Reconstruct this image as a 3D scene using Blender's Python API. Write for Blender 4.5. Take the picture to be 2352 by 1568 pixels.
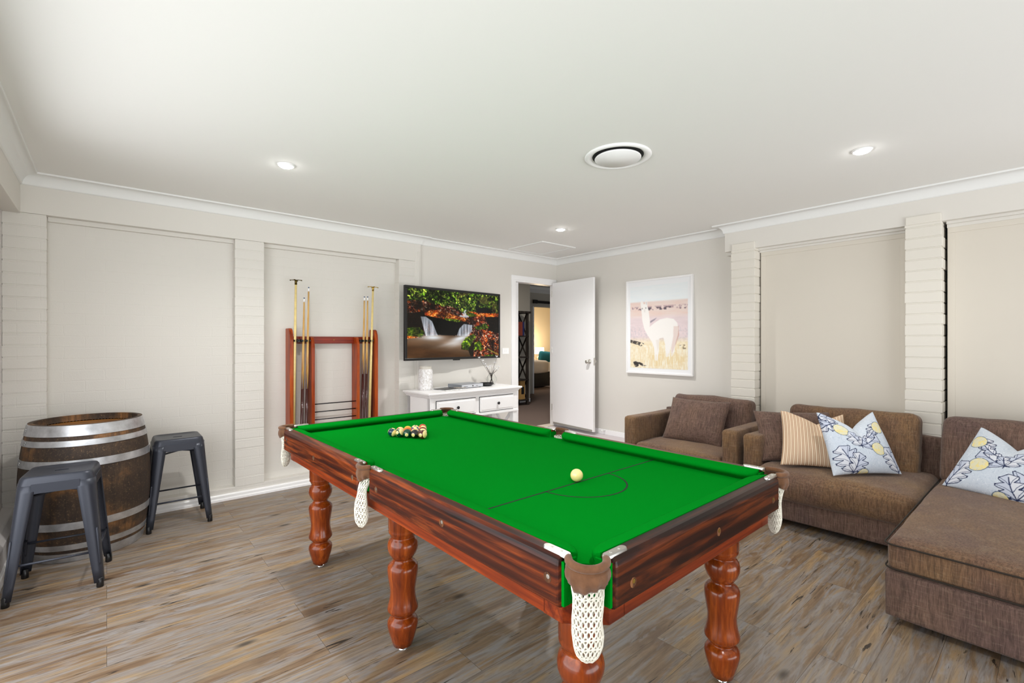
import bpy, bmesh, math, random
import numpy as np
from mathutils import Vector, Matrix, noise as mnoise
random.seed(7); RNG = np.random.default_rng(7)
PI = math.pi
for o in list(bpy.data.objects): bpy.data.objects.remove(o)
S = bpy.context.scene; COL = S.collection
# ---------------- camera ----------------
cd = bpy.data.cameras.new('camera'); cam = bpy.data.objects.new('camera', cd); COL.objects.link(cam)
cd.sensor_width = 36.0; cd.lens = 1085.0/2352*36; cd.shift_y = 1.0/2352; cd.clip_start = 0.02
cam.location = (0, 0, 1.409); cam.rotation_euler = (PI/2, 0, -math.radians(40.62)); S.camera = cam
# ---------------- colour management ----------------
S.view_settings.view_transform = 'Standard'; S.view_settings.look = 'None'
S.view_settings.exposure = 0.10; S.view_settings.gamma = 1.0; S.view_settings.use_curve_mapping = False
S.cycles.max_bounces = 7; S.cycles.glossy_bounces = 3; S.cycles.transmission_bounces = 6; S.cycles.adaptive_threshold = .03
# ---------------- world: bright overcast sky ----------------
W = bpy.data.worlds.new('sky'); S.world = W; W.use_nodes = True
bg = W.node_tree.nodes['Background']; bg.inputs[0].default_value = (0.86, 0.93, 1.0, 1); bg.inputs[1].default_value = 0.12
# ---------------- daylight through the open glazed sides behind the camera ----------------
def area(name, loc, rot, sx, sy, power, col=(1, 1, 1)):
    l = bpy.data.lights.new(name, 'AREA'); l.shape = 'RECTANGLE'; l.size = sx; l.size_y = sy; l.energy = power; l.color = col
    o = bpy.data.objects.new(name, l); COL.objects.link(o); o.location = loc; o.rotation_euler = rot; return o
area('daylight_left', (-1.0, 1.5, 1.35), (0, -math.radians(68), 0), 2.1, 4.2, 96, (0.965, 0.98, 1.0))
area('daylight_behind', (2.2, -2.3, 1.3), (PI/2, 0, 0), 5.0, 2.3, 10, (1.0, 0.99, 0.98))
# added fill lights aimed up through the openings to brighten the ceiling
area('ceiling_fill_behind', (2.2, -5.2, .10), (math.radians(128), 0, 0), 8.0, 4.0, 450, (0.965, 0.985, 1.0))
area('ceiling_fill_left', (-4.0, 2.2, .10), (0, -math.radians(128), 0), 3.5, 7.0, 90, (0.965, 0.985, 1.0))
# beams of the ceiling downlights (plus an added one presumed out of view)
def beam(x, y, e):
    l = bpy.data.lights.new('downlight_beam', 'SPOT'); l.energy = e; l.spot_size = math.radians(150); l.spot_blend = .9; l.shadow_soft_size = .05; l.color = (1, .99, .97)
    o = bpy.data.objects.new('downlight_beam', l); COL.objects.link(o); o.location = (x, y, 2.595)
for (x, y, e) in ((.932, 3.464, 95), (3.700, 3.51, 150), (3.624, .826, 35), (.93, .2, 60)): beam(x, y, e)

# ================= helpers =================
def tag(o, label=None, cat=None, group=None, kind=None):
    if label: o['label'] = label
    if cat: o['category'] = cat
    if group: o['group'] = group
    if kind: o['kind'] = kind
    return o
def empty(name, loc, label, cat, group=None, rz=0):
    o = bpy.data.objects.new(name, None); COL.objects.link(o); o.location = loc; o.rotation_euler = (0, 0, rz)
    o.empty_display_size = 0.1
    return tag(o, label, cat, group)
def link(name, me, mat, parent=None, loc=None, rot=None):
    o = bpy.data.objects.new(name, me); COL.objects.link(o)
    if mat is not None and len(me.materials) == 0: me.materials.append(mat)
    if parent is not None: o.parent = parent
    if loc is not None: o.location = loc
    if rot is not None: o.rotation_euler = rot
    return o
class MB:
    def __init__(s): s.v = []; s.f = []
    def add(s, vs, fs):
        b = len(s.v); s.v += [tuple(p) for p in vs]; s.f += [tuple(b+i for i in q) for q in fs]; return s
    def box(s, x0, x1, y0, y1, z0, z1, M=None):
        vs = [(x, y, z) for x in (x0, x1) for y in (y0, y1) for z in (z0, z1)]
        if M is not None: vs = [M @ Vector(p) for p in vs]
        return s.add(vs, [(0, 1, 3, 2), (4, 6, 7, 5), (0, 4, 5, 1), (2, 3, 7, 6), (0, 2, 6, 4), (1, 5, 7, 3)])
    def lathe(s, prof, c=(0, 0, 0), n=40, M=None, cap=True):
        vs = []; fs = []
        for r, z in prof:
            for k in range(n):
                a = 2*PI*k/n; vs.append(Vector((c[0]+r*math.cos(a), c[1]+r*math.sin(a), c[2]+z)))
        for j in range(len(prof)-1):
            for k in range(n):
                k2 = (k+1) % n; fs.append((j*n+k, j*n+k2, (j+1)*n+k2, (j+1)*n+k))
        if cap:
            fs.append(tuple(range(n))[::-1]); fs.append(tuple((len(prof)-1)*n+k for k in range(n)))
        if M is not None: vs = [M @ p for p in vs]
        return s.add(vs, fs)
    def tube(s, pts, r, n=10, cap=True):
        pts = [Vector(p) for p in pts]; rs = r if isinstance(r, (list, tuple)) else [r]*len(pts)
        vs = []; fs = []; prev = None
        for i, p in enumerate(pts):
            t = (pts[min(i+1, len(pts)-1)]-pts[max(i-1, 0)]).normalized()
            if prev is None:
                u = t.orthogonal().normalized()
            else:
                u = (prev-t*prev.dot(t)); u = u.normalized() if u.length > 1e-6 else t.orthogonal().normalized()
            prev = u; w = t.cross(u)
            for k in range(n):
                a = 2*PI*k/n; vs.append(p+(u*math.cos(a)+w*math.sin(a))*rs[i])
        for j in range(len(pts)-1):
            for k in range(n):
                k2 = (k+1) % n; fs.append((j*n+k, j*n+k2, (j+1)*n+k2, (j+1)*n+k))
        if cap: fs.append(tuple(range(n))[::-1]); fs.append(tuple((len(pts)-1)*n+k for k in range(n)))
        return s.add(vs, fs)
    def grid(s, P):   # P[i][j] points
        n = len(P); m = len(P[0]); vs = [p for row in P for p in row]
        return s.add(vs, [(i*m+j, (i+1)*m+j, (i+1)*m+j+1, i*m+j+1) for i in range(n-1) for j in range(m-1)])
    def prism(s, poly, a0, a1, axis='y'):   # extrude 2d polygon (p,q) along axis
        def mk(p, q, a): return {'y': (p, a, q), 'x': (a, p, q), 'z': (p, q, a)}[axis]
        n = len(poly); vs = [mk(p, q, a0) for p, q in poly]+[mk(p, q, a1) for p, q in poly]
        return s.add(vs, [(i, (i+1) % n, n+(i+1) % n, n+i) for i in range(n)]+[tuple(range(n))[::-1], tuple(range(n, 2*n))])
    def mesh(s, off=(0, 0, 0), smooth=False, name='m'):
        me = bpy.data.meshes.new(name)
        me.from_pydata([(p[0]-off[0], p[1]-off[1], p[2]-off[2]) for p in s.v], [], s.f)
        bm = bmesh.new(); bm.from_mesh(me); bmesh.ops.recalc_face_normals(bm, faces=bm.faces); bm.to_mesh(me); bm.free()
        if smooth: me.polygons.foreach_set('use_smooth', [True]*len(me.polygons))
        me.update(); return me
    def build(s, name, mat, parent=None, off=(0, 0, 0), smooth=False, bevel=0, seg=2, loc=None, rot=None, auto=None):
        o = link(name, s.mesh(off, smooth or auto is not None, name), mat, parent, loc, rot)
        if bevel > 0:
            m = o.modifiers.new('b', 'BEVEL'); m.width = bevel; m.segments = seg; m.limit_method = 'ANGLE'; m.angle_limit = math.radians(35)
        if auto is not None:
            me = o.data; bm = bmesh.new(); bm.from_mesh(me)
            for e in bm.edges:
                if len(e.link_faces) == 2 and e.calc_face_angle(0) > math.radians(auto): e.smooth = False
            bm.to_mesh(me); bm.free()
        return o
def struct(name, mb, mat, **k):
    o = mb.build(name, mat, **k); o['kind'] = 'structure'; return o

# ================= materials =================
def newmat(name):
    m = bpy.data.materials.new(name); m.use_nodes = True; nt = m.node_tree
    return m, nt, nt.nodes['Principled BSDF']
def N(nt, t, **k):
    n = nt.nodes.new(t)
    for a, b in k.items(): setattr(n, a, b)
    return n
def mapping(nt, scale=(1, 1, 1), rot=(0, 0, 0), src='Object'):
    tc = N(nt, 'ShaderNodeTexCoord'); mp = N(nt, 'ShaderNodeMapping')
    mp.inputs['Scale'].default_value = scale; mp.inputs['Rotation'].default_value = rot
    nt.links.new(tc.outputs[src], mp.inputs[0]); return mp.outputs[0]
def noise(nt, vec, scale, detail=4, rough=.5, dist=0):
    n = N(nt, 'ShaderNodeTexNoise'); n.inputs['Scale'].default_value = scale; n.inputs['Detail'].default_value = detail
    n.inputs['Roughness'].default_value = rough; n.inputs['Distortion'].default_value = dist
    if vec is not None: nt.links.new(vec, n.inputs['Vector'])
    return n.outputs['Fac']
def ramp(nt, fac, stops):
    r = N(nt, 'ShaderNodeValToRGB'); els = r.color_ramp.elements
    while len(els) < len(stops): els.new(0.5)
    for e, (p, c) in zip(els, stops): e.position = p; e.color = (c[0], c[1], c[2], 1) if not isinstance(c, (int, float)) else (c, c, c, 1)
    nt.links.new(fac, r.inputs[0]); return r.outputs[0]
def mix(nt, fac, a, b, mode='MIX'):
    m = N(nt, 'ShaderNodeMix', data_type='RGBA', blend_type=mode)
    for sock, v in ((0, fac), (6, a), (7, b)):
        if isinstance(v, (int, float)): m.inputs[sock].default_value = v if sock == 0 else (v, v, v, 1)
        elif isinstance(v, tuple): m.inputs[sock].default_value = (v[0], v[1], v[2], 1)
        else: nt.links.new(v, m.inputs[sock])
    return m.outputs[2]
def bump(nt, bsdf, h, strength=.3, dist=.01, prev=None):
    b = N(nt, 'ShaderNodeBump'); b.inputs['Strength'].default_value = strength; b.inputs['Distance'].default_value = dist
    nt.links.new(h, b.inputs['Height'])
    if prev is not None: nt.links.new(prev, b.inputs['Normal'])
    nt.links.new(b.outputs[0], bsdf.inputs['Normal']); return b.outputs[0]
def sr(r, g, b):
    f = lambda c: (c/255/12.92) if c/255 <= .04045 else ((c/255+.055)/1.055)**2.4
    return (f(r), f(g), f(b))
def plain(name, col, rough=.5, metal=0, spec=.5, sheen=0, coat=0, nbump=None, var=None):
    m, nt, b = newmat(name); b.inputs['Base Color'].default_value = (*col, 1); b.inputs['Roughness'].default_value = rough
    b.inputs['Metallic'].default_value = metal; b.inputs['Specular IOR Level'].default_value = spec
    if sheen: b.inputs['Sheen Weight'].default_value = sheen
    if coat: b.inputs['Coat Weight'].default_value = coat
    vec = mapping(nt)
    if var: # scale, amount
        f = noise(nt, vec, var[0], 5, .6)
        c = mix(nt, ramp(nt, f, [(.3, 0.0), (.7, 1.0)]), tuple(x*(1-var[1]) for x in col), tuple(min(1, x*(1+var[1])) for x in col))
        nt.links.new(c, b.inputs['Base Color'])
    if nbump: bump(nt, b, noise(nt, vec, nbump[0], 6, .6), nbump[1], .004)
    return m
WALLC = sr(222, 218, 211)
def paint_wall(name, axis, brick=True, strength=.35, col=WALLC):
    m, nt, b = newmat(name); b.inputs['Roughness'].default_value = .62; b.inputs['Specular IOR Level'].default_value = .25
    tc = N(nt, 'ShaderNodeTexCoord'); sx = N(nt, 'ShaderNodeSeparateXYZ'); nt.links.new(tc.outputs['Object'], sx.inputs[0])
    cx = N(nt, 'ShaderNodeCombineXYZ'); nt.links.new(sx.outputs[{'x': 0, 'y': 1}[axis]], cx.inputs[0]); nt.links.new(sx.outputs[2], cx.inputs[1])
    nz = noise(nt, tc.outputs['Object'], 1.1, 3, .5)
    c = mix(nt, nz, tuple(x*.97 for x in col), tuple(min(1, x*1.03) for x in col)); nt.links.new(c, b.inputs['Base Color'])
    n2 = noise(nt, tc.outputs['Object'], 120, 4, .6)
    p = bump(nt, b, n2, .22 if brick else .08, .003)
    if brick:
        n3 = noise(nt, tc.outputs['Object'], 9, 4, .7)
        vm = N(nt, 'ShaderNodeVectorMath', operation='MULTIPLY_ADD')
        cb = N(nt, 'ShaderNodeCombineXYZ'); nt.links.new(n3, cb.inputs[0]); nt.links.new(n3, cb.inputs[1])
        vm.inputs[1].default_value = (.02, .02, 0); nt.links.new(cb.outputs[0], vm.inputs[0]); nt.links.new(cx.outputs[0], vm.inputs[2])
        br = N(nt, 'ShaderNodeTexBrick'); br.inputs['Scale'].default_value = 1.0; br.inputs['Brick Width'].default_value = .24
        br.inputs['Row Height'].default_value = .086; br.inputs['Mortar Size'].default_value = .005; br.inputs['Mortar Smooth'].default_value = .6
        br.inputs['Color1'].default_value = (1, 1, 1, 1); br.inputs['Color2'].default_value = (.93, .93, .93, 1); br.inputs['Mortar'].default_value = (.35, .35, .35, 1)
        nt.links.new(vm.outputs[0], br.inputs['Vector'])
        n4 = noise(nt, tc.outputs['Object'], 2.2, 3, .6)
        hh = mix(nt, ramp(nt, n4, [(.42, 0.25), (.62, 1.0)]), (1, 1, 1), br.outputs['Color'])
        bump(nt, b, hh, strength, .006, p)
    return m
def weave(name, c1, c2, rough=.85, sc=420, bs=.5, sheen=.15):
    m, nt, b = newmat(name); b.inputs['Roughness'].default_value = rough; b.inputs['Specular IOR Level'].default_value = .15; b.inputs['Sheen Weight'].default_value = sheen
    v = mapping(nt); v1 = mapping(nt, (1, 1, .06)); v2 = mapping(nt, (.06, .06, 1))
    a = noise(nt, v1, sc, 2, .6); d = noise(nt, v2, sc, 2, .6); big = noise(nt, v, 2.3, 3, .6)
    c = mix(nt, ramp(nt, big, [(.36, 0.0), (.64, 1.0)]), c1, c2)
    sl = noise(nt, mapping(nt, (1, 1, .10)), 95, 4, .7); s2_ = noise(nt, mapping(nt, (.12, .12, 1)), 110, 4, .7)
    c = mix(nt, ramp(nt, sl, [(.40, .42), (.55, 0.0)]), c, (.025, .016, .014)); c = mix(nt, ramp(nt, s2_, [(.52, 0.0), (.68, .40)]), c, mix(nt, .5, c, (.42, .32, .22)))
    c = mix(nt, ramp(nt, a, [(.35, 0.0), (.65, 1.0)]), c, mix(nt, .4, c, (.012, .009, .008)))
    c = mix(nt, ramp(nt, d, [(.62, 0.0), (.8, .5)]), c, mix(nt, .35, c, (.5, .4, .33)))
    nt.links.new(c, b.inputs['Base Color'])
    bump(nt, b, mix(nt, .5, a, d), bs, .002); return m
def stained(name, axis, base, dark, light, scale=1.0, rough=.28, coat=.25, knots=True, amt=1.0):
    m, nt, b = newmat(name); b.inputs['Roughness'].default_value = rough; b.inputs['Coat Weight'].default_value = coat; b.inputs['Coat Roughness'].default_value = .06; b.inputs['Specular IOR Level'].default_value = .2 if rough > .3 else .3
    st = {'x': (.7, 11, 11), 'y': (11, .7, 11), 'z': (9, 9, .9)}[axis]; st2 = {'x': (3, 60, 60), 'y': (60, 3, 60), 'z': (60, 60, 3)}[axis]
    f = noise(nt, mapping(nt, tuple(s*scale for s in st)), 1.3, 5, .6, 1.1)
    g = noise(nt, mapping(nt, tuple(s*scale for s in st2)), 1.6, 3, .6, .3)
    c = ramp(nt, f, [(.32, dark), (.42, mixc(dark, base, .5*amt+.2)), (.50, base), (.58, light), (.70, base)])
    if axis != 'z':   # cathedral figure of flat sawn pine
        wv = N(nt, 'ShaderNodeTexWave', wave_type='RINGS', rings_direction={'x': 'X', 'y': 'Y'}[axis], wave_profile='SAW'); wv.inputs['Scale'].default_value = 2.6
        wv.inputs['Distortion'].default_value = 5.0; wv.inputs['Detail'].default_value = 3; wv.inputs['Detail Scale'].default_value = .9
        nt.links.new(mapping(nt, {'x': (.35, 5, 5), 'y': (5, .35, 5)}[axis]), wv.inputs['Vector'])
        c = mix(nt, ramp(nt, wv.outputs['Fac'], [(0.0, .55), (.35, 0.0), (.85, 0.0), (1.0, .55)]), c, dark)
        c = mix(nt, ramp(nt, wv.outputs['Fac'], [(.4, 0.0), (.6, .35), (.8, 0.0)]), c, light)
    c = mix(nt, ramp(nt, g, [(.38, 0.0), (.62, 1.0)]), mix(nt, .45, c, dark), c)
    nt.links.new(c, b.inputs['Base Color']); bump(nt, b, g, .04, .002); return m
def mixc(a, b, t): return tuple(x*(1-t)+y*t for x, y in zip(a, b))
def vcol(name, rough=.8, emit=0, spec=.2):
    m, nt, b = newmat(name); a = N(nt, 'ShaderNodeVertexColor', layer_name='Col'); b.inputs['Roughness'].default_value = rough; b.inputs['Specular IOR Level'].default_value = spec
    if emit:
        nt.links.new(a.outputs[0], b.inputs['Emission Color']); b.inputs['Emission Strength'].default_value = emit; b.inputs['Base Color'].default_value = (.004, .004, .004, 1)
    else: nt.links.new(a.outputs[0], b.inputs['Base Color'])
    return m
M = {}
M['ceiling'] = plain('ceiling_paint', sr(238, 237, 234), .8, spec=.1, nbump=(60, .03))
M['white'] = plain('white_gloss_paint', sr(246, 245, 245), .35, spec=.4, nbump=(8, .02))
M['cornice'] = plain('cornice_paint', sr(234, 234, 232), .6, spec=.2)
M['wall'] = paint_wall('smooth_wall_paint', 'x', False)
M['brickA'] = paint_wall('painted_brick_back', 'x', True, .27)
M['brickB'] = paint_wall('painted_brick_pier', 'y', False, .3, col=sr(226, 221, 211))
M['sill'] = paint_wall('painted_rough_sill', 'y', True, .5, col=sr(214, 210, 208))
M['black_gap'] = plain('gap_shade_black', (.01, .01, .01), .9)  # near-black colour standing in for the shade inside gaps
M['satin_black'] = plain('black_plastic', (.006, .006, .007), .3, spec=.5)
M['steel'] = plain('polished_nickel', (.62, .60, .56), .30, 1, nbump=(30, .03))
M['chrome'] = plain('chrome', (.8, .8, .8), .1, 1)
M['brass'] = plain('brass', sr(190, 160, 80), .3, 1)
M['dark_brass'] = plain('aged_brass', sr(90, 75, 35), .4, 1)
M['gun'] = plain('gunmetal_enamel', (.036, .040, .054), .36, .35, spec=.5, nbump=(200, .04))
M['cloth'] = plain('green_baize', (.0, .20, .011), .95, spec=.01, nbump=(700, .25), var=(500, .1))
M['suede'] = plain('brown_suede', sr(104, 72, 50), .9, sheen=.2, spec=.1, var=(40, .22), nbump=(90, .25))
M['cord'] = plain('cream_cord', sr(232, 228, 214), .85, spec=.1, nbump=(600, .5))
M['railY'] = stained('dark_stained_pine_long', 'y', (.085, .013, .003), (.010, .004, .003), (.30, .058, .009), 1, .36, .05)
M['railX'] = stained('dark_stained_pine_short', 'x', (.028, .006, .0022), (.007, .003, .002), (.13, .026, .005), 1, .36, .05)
M['frameY'] = stained('red_stained_frame', 'y', (.26, .036, .005), (.10, .014, .004), (.36, .060, .008), 1, .36, .06)
M['frameX'] = stained('red_stained_frame_end', 'x', (.20, .027, .005), (.07, .010, .004), (.28, .045, .007), 1, .36, .06)
M['leg'] = stained('turned_mahogany', 'z', (.25, .043, .005), (.085, .013, .003), (.38, .080, .010), .8, .22, .28)
M['rack'] = stained('red_rack_wood', 'z', (.40, .060, .006), (.16, .020, .004), (.50, .095, .010), 1, .35, .08)
M['rackx'] = stained('red_rack_bar', 'x', (.26, .024, .005), (.12, .012, .004), (.34, .035, .006), 1, .35, .08)
M['maple'] = stained('maple_shaft', 'z', sr(214, 170, 100), sr(170, 120, 62), sr(230, 190, 120), 1.5, .3, .3)
M['pale_pole'] = plain('pale_pole_wood', sr(232, 208, 140), .4, var=(30, .08))
M['butt'] = plain('dark_cue_butt', (.05, .008, .006), .2, coat=.5)
M['hole'] = stained('shaded_pine_hole', 'z', (.13, .05, .02), (.03, .012, .007), (.30, .13, .05), 3, .6, 0)  # pine colour darkened to stand in for the shade of a recess
M['board'] = paint_wall('painted_board', 'y', False, col=sr(217, 210, 198))
M['sofa'] = weave('brown_linen', sr(140, 108, 76), sr(122, 94, 78))
M['sofa2'] = weave('brown_linen_dark', sr(128, 101, 86), sr(114, 91, 84))
M['seam'] = plain('dark_piping', sr(44, 36, 28), .9)
M['sofa_foot'] = plain('black_foot', (.01, .01, .01), .6)
M['carpet'] = plain('taupe_carpet', sr(120, 105, 98), .98, spec=.05, var=(300, .35), nbump=(400, .8))
M['hallwall'] = plain('hall_wall_paint', sr(190, 184, 172), .7, spec=.2)
M['darkwood'] = stained('charcoal_wood', 'z', (.035, .027, .022), (.012, .01, .009), (.07, .055, .045), 1, .6, 0)

# ---- floor
def floor_mat():
    m, nt, b = newmat('weathered_oak_planks'); b.inputs['Roughness'].default_value = .42; b.inputs['Specular IOR Level'].default_value = .35
    tc = N(nt, 'ShaderNodeTexCoord')
    br = N(nt, 'ShaderNodeTexBrick'); br.inputs['Scale'].default_value = 1; br.inputs['Brick Width'].default_value = 1.22; br.inputs['Row Height'].default_value = .18
    br.inputs['Mortar Size'].default_value = .0009; br.inputs['Mortar Smooth'].default_value = .1; br.offset = .37; br.offset_frequency = 2
    br.inputs['Color1'].default_value = (0, 0, 0, 1); br.inputs['Color2'].default_value = (1, 1, 1, 1); br.inputs['Mortar'].default_value = (.5, .5, .5, 1)
    nt.links.new(tc.outputs['Object'], br.inputs['Vector'])
    vm = N(nt, 'ShaderNodeVectorMath', operation='MULTIPLY_ADD'); vm.inputs[1].default_value = (7, 13, 3)
    nt.links.new(br.outputs['Color'], vm.inputs[0]); nt.links.new(tc.outputs['Object'], vm.inputs[2])
    def st(sc):
        mp = N(nt, 'ShaderNodeMapping'); mp.inputs['Scale'].default_value = sc; nt.links.new(vm.outputs[0], mp.inputs[0]); return mp.outputs[0]
    g1 = noise(nt, st((.8, 6.0, 1)), 1.9, 5, .55, .6)       # broad patches along the plank
    g2 = noise(nt, st((1.5, 22, 1)), 2.2, 8, .70, 1.0)       # grain
    g3 = noise(nt, st((1.5, 17, 1)), 1.6, 5, .62, 1.6)     # cracks
    g4 = noise(nt, st((4.0, 18, 1)), 1.0, 4, .6, 1.0)
    c = ramp(nt, g1, [(.34, sr(116, 92, 70)), (.44, sr(142, 120, 95)), (.50, sr(139, 132, 127)), (.58, sr(152, 134, 112)), (.68, sr(164, 134, 94))])
    c = mix(nt, ramp(nt, g2, [(.38, .55), (.56, 0.0)]), c, sr(90, 73, 59))
    c = mix(nt, ramp(nt, g4, [(.54, 0.0), (.68, .6)]), c, sr(150, 149, 150))
    c = mix(nt, ramp(nt, g3, [(.325, .95), (.375, 0.0)]), c, sr(40, 33, 29))
    # knots
    vo = N(nt, 'ShaderNodeTexVoronoi'); vo.inputs['Scale'].default_value = 1.0; nt.links.new(st((1.6, 4.2, 1)), vo.inputs['Vector'])
    c = mix(nt, ramp(nt, vo.outputs['Distance'], [(.035, .9), (.10, 0.0)]), c, sr(44, 36, 30))
    c = mix(nt, ramp(nt, br.outputs['Color'], [(0, 0.0), (1, .22)]), c, sr(104, 92, 80))
    c = mix(nt, br.outputs['Fac'], c, sr(82, 72, 62)); nt.links.new(c, b.inputs['Base Color'])
    p = bump(nt, b, g2, .12, .002); bump(nt, b, ramp(nt, g3, [(.27, 0.0), (.345, 1.0)]), .3, .002, p)
    rr = ramp(nt, g1, [(.3, .36), (.7, .5)]); nt.links.new(rr, b.inputs['Roughness']); return m
M['floor'] = floor_mat()

# ================= THE ROOM =================
XL, XB, XA, YW = -.47, 4.90, 5.04, 4.87       # left bulkhead, right bulkhead, alcove wall, back wall
HW, HC = 2.535, 2.62
struct('floor', MB().box(-.7, 5.3, -1.7, 5.05, -.05, 0), M['floor'])
struct('ceiling', MB().box(-.7, 5.3, -1.7, 5.05, HC, HC+.05), M['ceiling'])
# raised landing in the door corner
struct('trim_1', MB().box(4.05, XA, 3.42, YW+.12, 0, .18), plain('pale_landing_paint', sr(214, 205, 208), .5), bevel=.006)
# back wall: recessed painted brick panels
b = MB(); b.box(-.7, 2.62, 4.95, 5.1, 0, HC); struct('wall_back', b, M['brickA'])
# tv wall with doorway (opening x 4.22..4.93, z .18..2.25)
b = MB(); b.box(2.757, 4.225, YW, YW+.12, 0, HC); b.box(4.225, 4.98, YW, YW+.12, 2.26, HC); b.box(4.98, 5.2, YW, YW+.06, 0, HC)
struct('wall_tv', b, M['wall'])
# right alcove wall
struct('wall_right', MB().box(XA, XA+.12, 2.2, YW+.12, 0, HC), M['wall'])
struct('wall_right_panels', MB().box(XA+.06, XA+.16, -1.7, 2.25, 0, HC), M['black_gap'])  # wall behind the boards, coloured black so the gaps look unlit
# bulkheads
def course_pier(x0, x1, y0, y1, z0, z1, amp, ins, amps=None):
    amps = amps or amp
    b = MB(); z = z0; k = 0
    while z < z1-.01:
        h = min(.0775, z1-z); j = [random.uniform(-amp, amp) for _ in range(2)]+[random.uniform(-amps, amps) for _ in range(2)]
        b.box(x0+j[0], x1+j[1], y0+j[2], y1+j[3], z, z+h)
        e = amp+ins; f_ = amps+ins; b.box(x0+e, x1-e, y0+f_, y1-f_, z+h-.001, z+.087)
        z += .086; k += 1
    return b
struct('trim_2', MB().box(XL-.1, 2.70, 4.85, 4.97, 2.338, HC), M['wall'], bevel=.003)
struct('trim_3', MB().box(XB, XA+.1, -1.7, 2.30, 2.345, HC), M['wall'], bevel=.003)
struct('trim_4', MB().box(-.62, XL, -1.7, 4.86, 2.33, HC), M['wall'], bevel=.003)
# strips under the bulkheads
struct('trim_5', MB().box(-.335, 2.49, 4.915, 4.96, 2.305, 2.345), M['wall'], bevel=.003)
b = MB(); b.box(4.955, XA+.05, .82, 1.99, 2.325, 2.35); b.box(4.985, XA+.05, .82, 1.99, 2.305, 2.33); b.box(4.955, XA+.05, -1.6, .59, 2.325, 2.35); b.box(4.985, XA+.05, -1.6, .59, 2.30, 2.33); b.box(4.94, XA-.001, 2.235, 2.30, 2.31, 2.35)
struct('trim_6', b, M['wall'], bevel=.002)
# back wall piers
struct('trim_7', course_pier(-.56, -.335, 4.85, 4.97, .10, 2.338, .0012, .0004), M['brickA'], bevel=.003)
struct('trim_8', course_pier(.876, 1.115, 4.852, 4.97, .10, 2.338, .0012, .0004), M['brickA'], bevel=.003)
b = course_pier(2.49, 2.70, 4.852, 4.97, .10, 2.338, .0006, .0003); struct('trim_9', b, M['brickA'], bevel=.003)
# timber strip between brick pier and tv wall
b = MB(); b.box(2.69, 2.765, 4.845, 4.99, 0, HC); b.box(2.715, 2.745, 4.838, 4.85, 0, 2.45); struct('trim_10', b, M['wall'], bevel=.004)
# brick plinth under the panels
struct('trim_11', MB().box(-.56, 2.70, 4.853, 4.97, 0, .105), M['brickA'], bevel=.006)
# right wall piers and boards
struct('trim_12', course_pier(4.88, XA+.05, 1.99, 2.225, 0, 2.345, .0009, .0012, .0035), M['brickB'], bevel=.004)
struct('trim_13', course_pier(4.88, XA+.05, .605, .83, 0, 2.345, .0009, .0012, .0038), M['brickB'], bevel=.004)
def board(name, y0, y1, z1):
    b = MB(); b.box(5.00, XA+.03, y0, y1, 0, z1)
    t = .045
    for (a0, a1, c0, c1) in ((y0+.0005, y0+t, 0, z1-t-.0004), (y1-t, y1-.0005, 0, z1-t-.0004), (y0+.0005, y1-.0005, z1-t, z1-.0005)):
        b.box(4.994, 5.001, a0, a1, c0, c1)
    struct(name, b, M['board'], bevel=.0015)
board('trim_14', .835, 1.978, 2.312); board('trim_15', -1.65, .588, 2.305)
# left wall with rough pier, sill and wide opening towards the daylight
struct('wall_left', MB().box(-.7, -.56, 3.62, 5.0, 0, HC).box(-.7, -.56, -1.7, 3.62, 2.33, HC), M['sill'])
struct('trim_16', MB().prism([(-.56, 0), (XL, 0), (XL, .185), (-.50, .235), (-.56, .25)], 3.0, 4.86, 'y'), M['sill'], bevel=.008)
# behind the camera: low return walls around the glazed opening
b = MB(); b.box(-.7, 5.3, -1.7, -1.6, 2.40, HC); b.box(-.7, -.35, -1.7, -1.6, 0, HC); b.box(4.7, 5.3, -1.7, -1.6, 0, HC); struct('wall_rear', b, M['wall'])
# skirting
b = MB(); b.prism([(4.853, 0), (4.829, 0), (4.829, .018), (4.835, .028), (4.835, .048), (4.843, .058), (4.853, .058)], XL, 2.70, 'x')
struct('baseboard_back', b, M['white'])
b = MB(); b.box(2.765, 4.05, 4.85, YW, 0, .06); b.box(4.05, 4.16, 4.85, YW, .18, .24); struct('baseboard_tv', b, M['white'], bevel=.002)
b = MB(); b.box(5.024, XA, 3.42, YW, .18, .245); b.box(5.024, XA, 2.24, 3.42, 0, .06); struct('baseboard_right', b, M['white'], bevel=.003)
b = MB(); b.box(XL-.001, XL+.014, 3.0, 4.84, 0, .058); b.box(XL-.001, XL+.008, 3.0, 4.84, .058, .066); struct('baseboard_left', b, M['white'], bevel=.002)
# cornice: cove along a path (plan points), offset inward
def cornice(name, path, mat):
    prof = [(0, HW), (.004, HW), (.010, HW+.004)]
    for k in range(9):
        a = k/8*PI/2; prof.append((.012+.066*(1-math.cos(a)), HW+.006+.068*math.sin(a)))
    prof += [(.082, HC-.012), (.092, HC-.012), (.094, HC-.004), (.094, HC+.002), (0, HC+.002)]
    pts = [Vector((p[0], p[1])) for p in path]; n = len(pts); P = []
    for q in range(len(prof)):
        d, z = prof[q]; row = []
        for i in range(n):
            t0 = (pts[i]-pts[i-1]).normalized() if i > 0 else None; t1 = (pts[i+1]-pts[i]).normalized() if i < n-1 else None
            nn = lambda t: Vector((t.y, -t.x))
            if t0 is None: v = nn(t1)
            elif t1 is None: v = nn(t0)
            else:
                v = (nn(t0)+nn(t1)); v = v/(v.dot(nn(t0)))
            row.append((pts[i].x+v.x*d, pts[i].y+v.y*d, z))
        P.append(row)
    struct(name, MB().grid(P), mat, smooth=False, auto=30)
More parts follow.
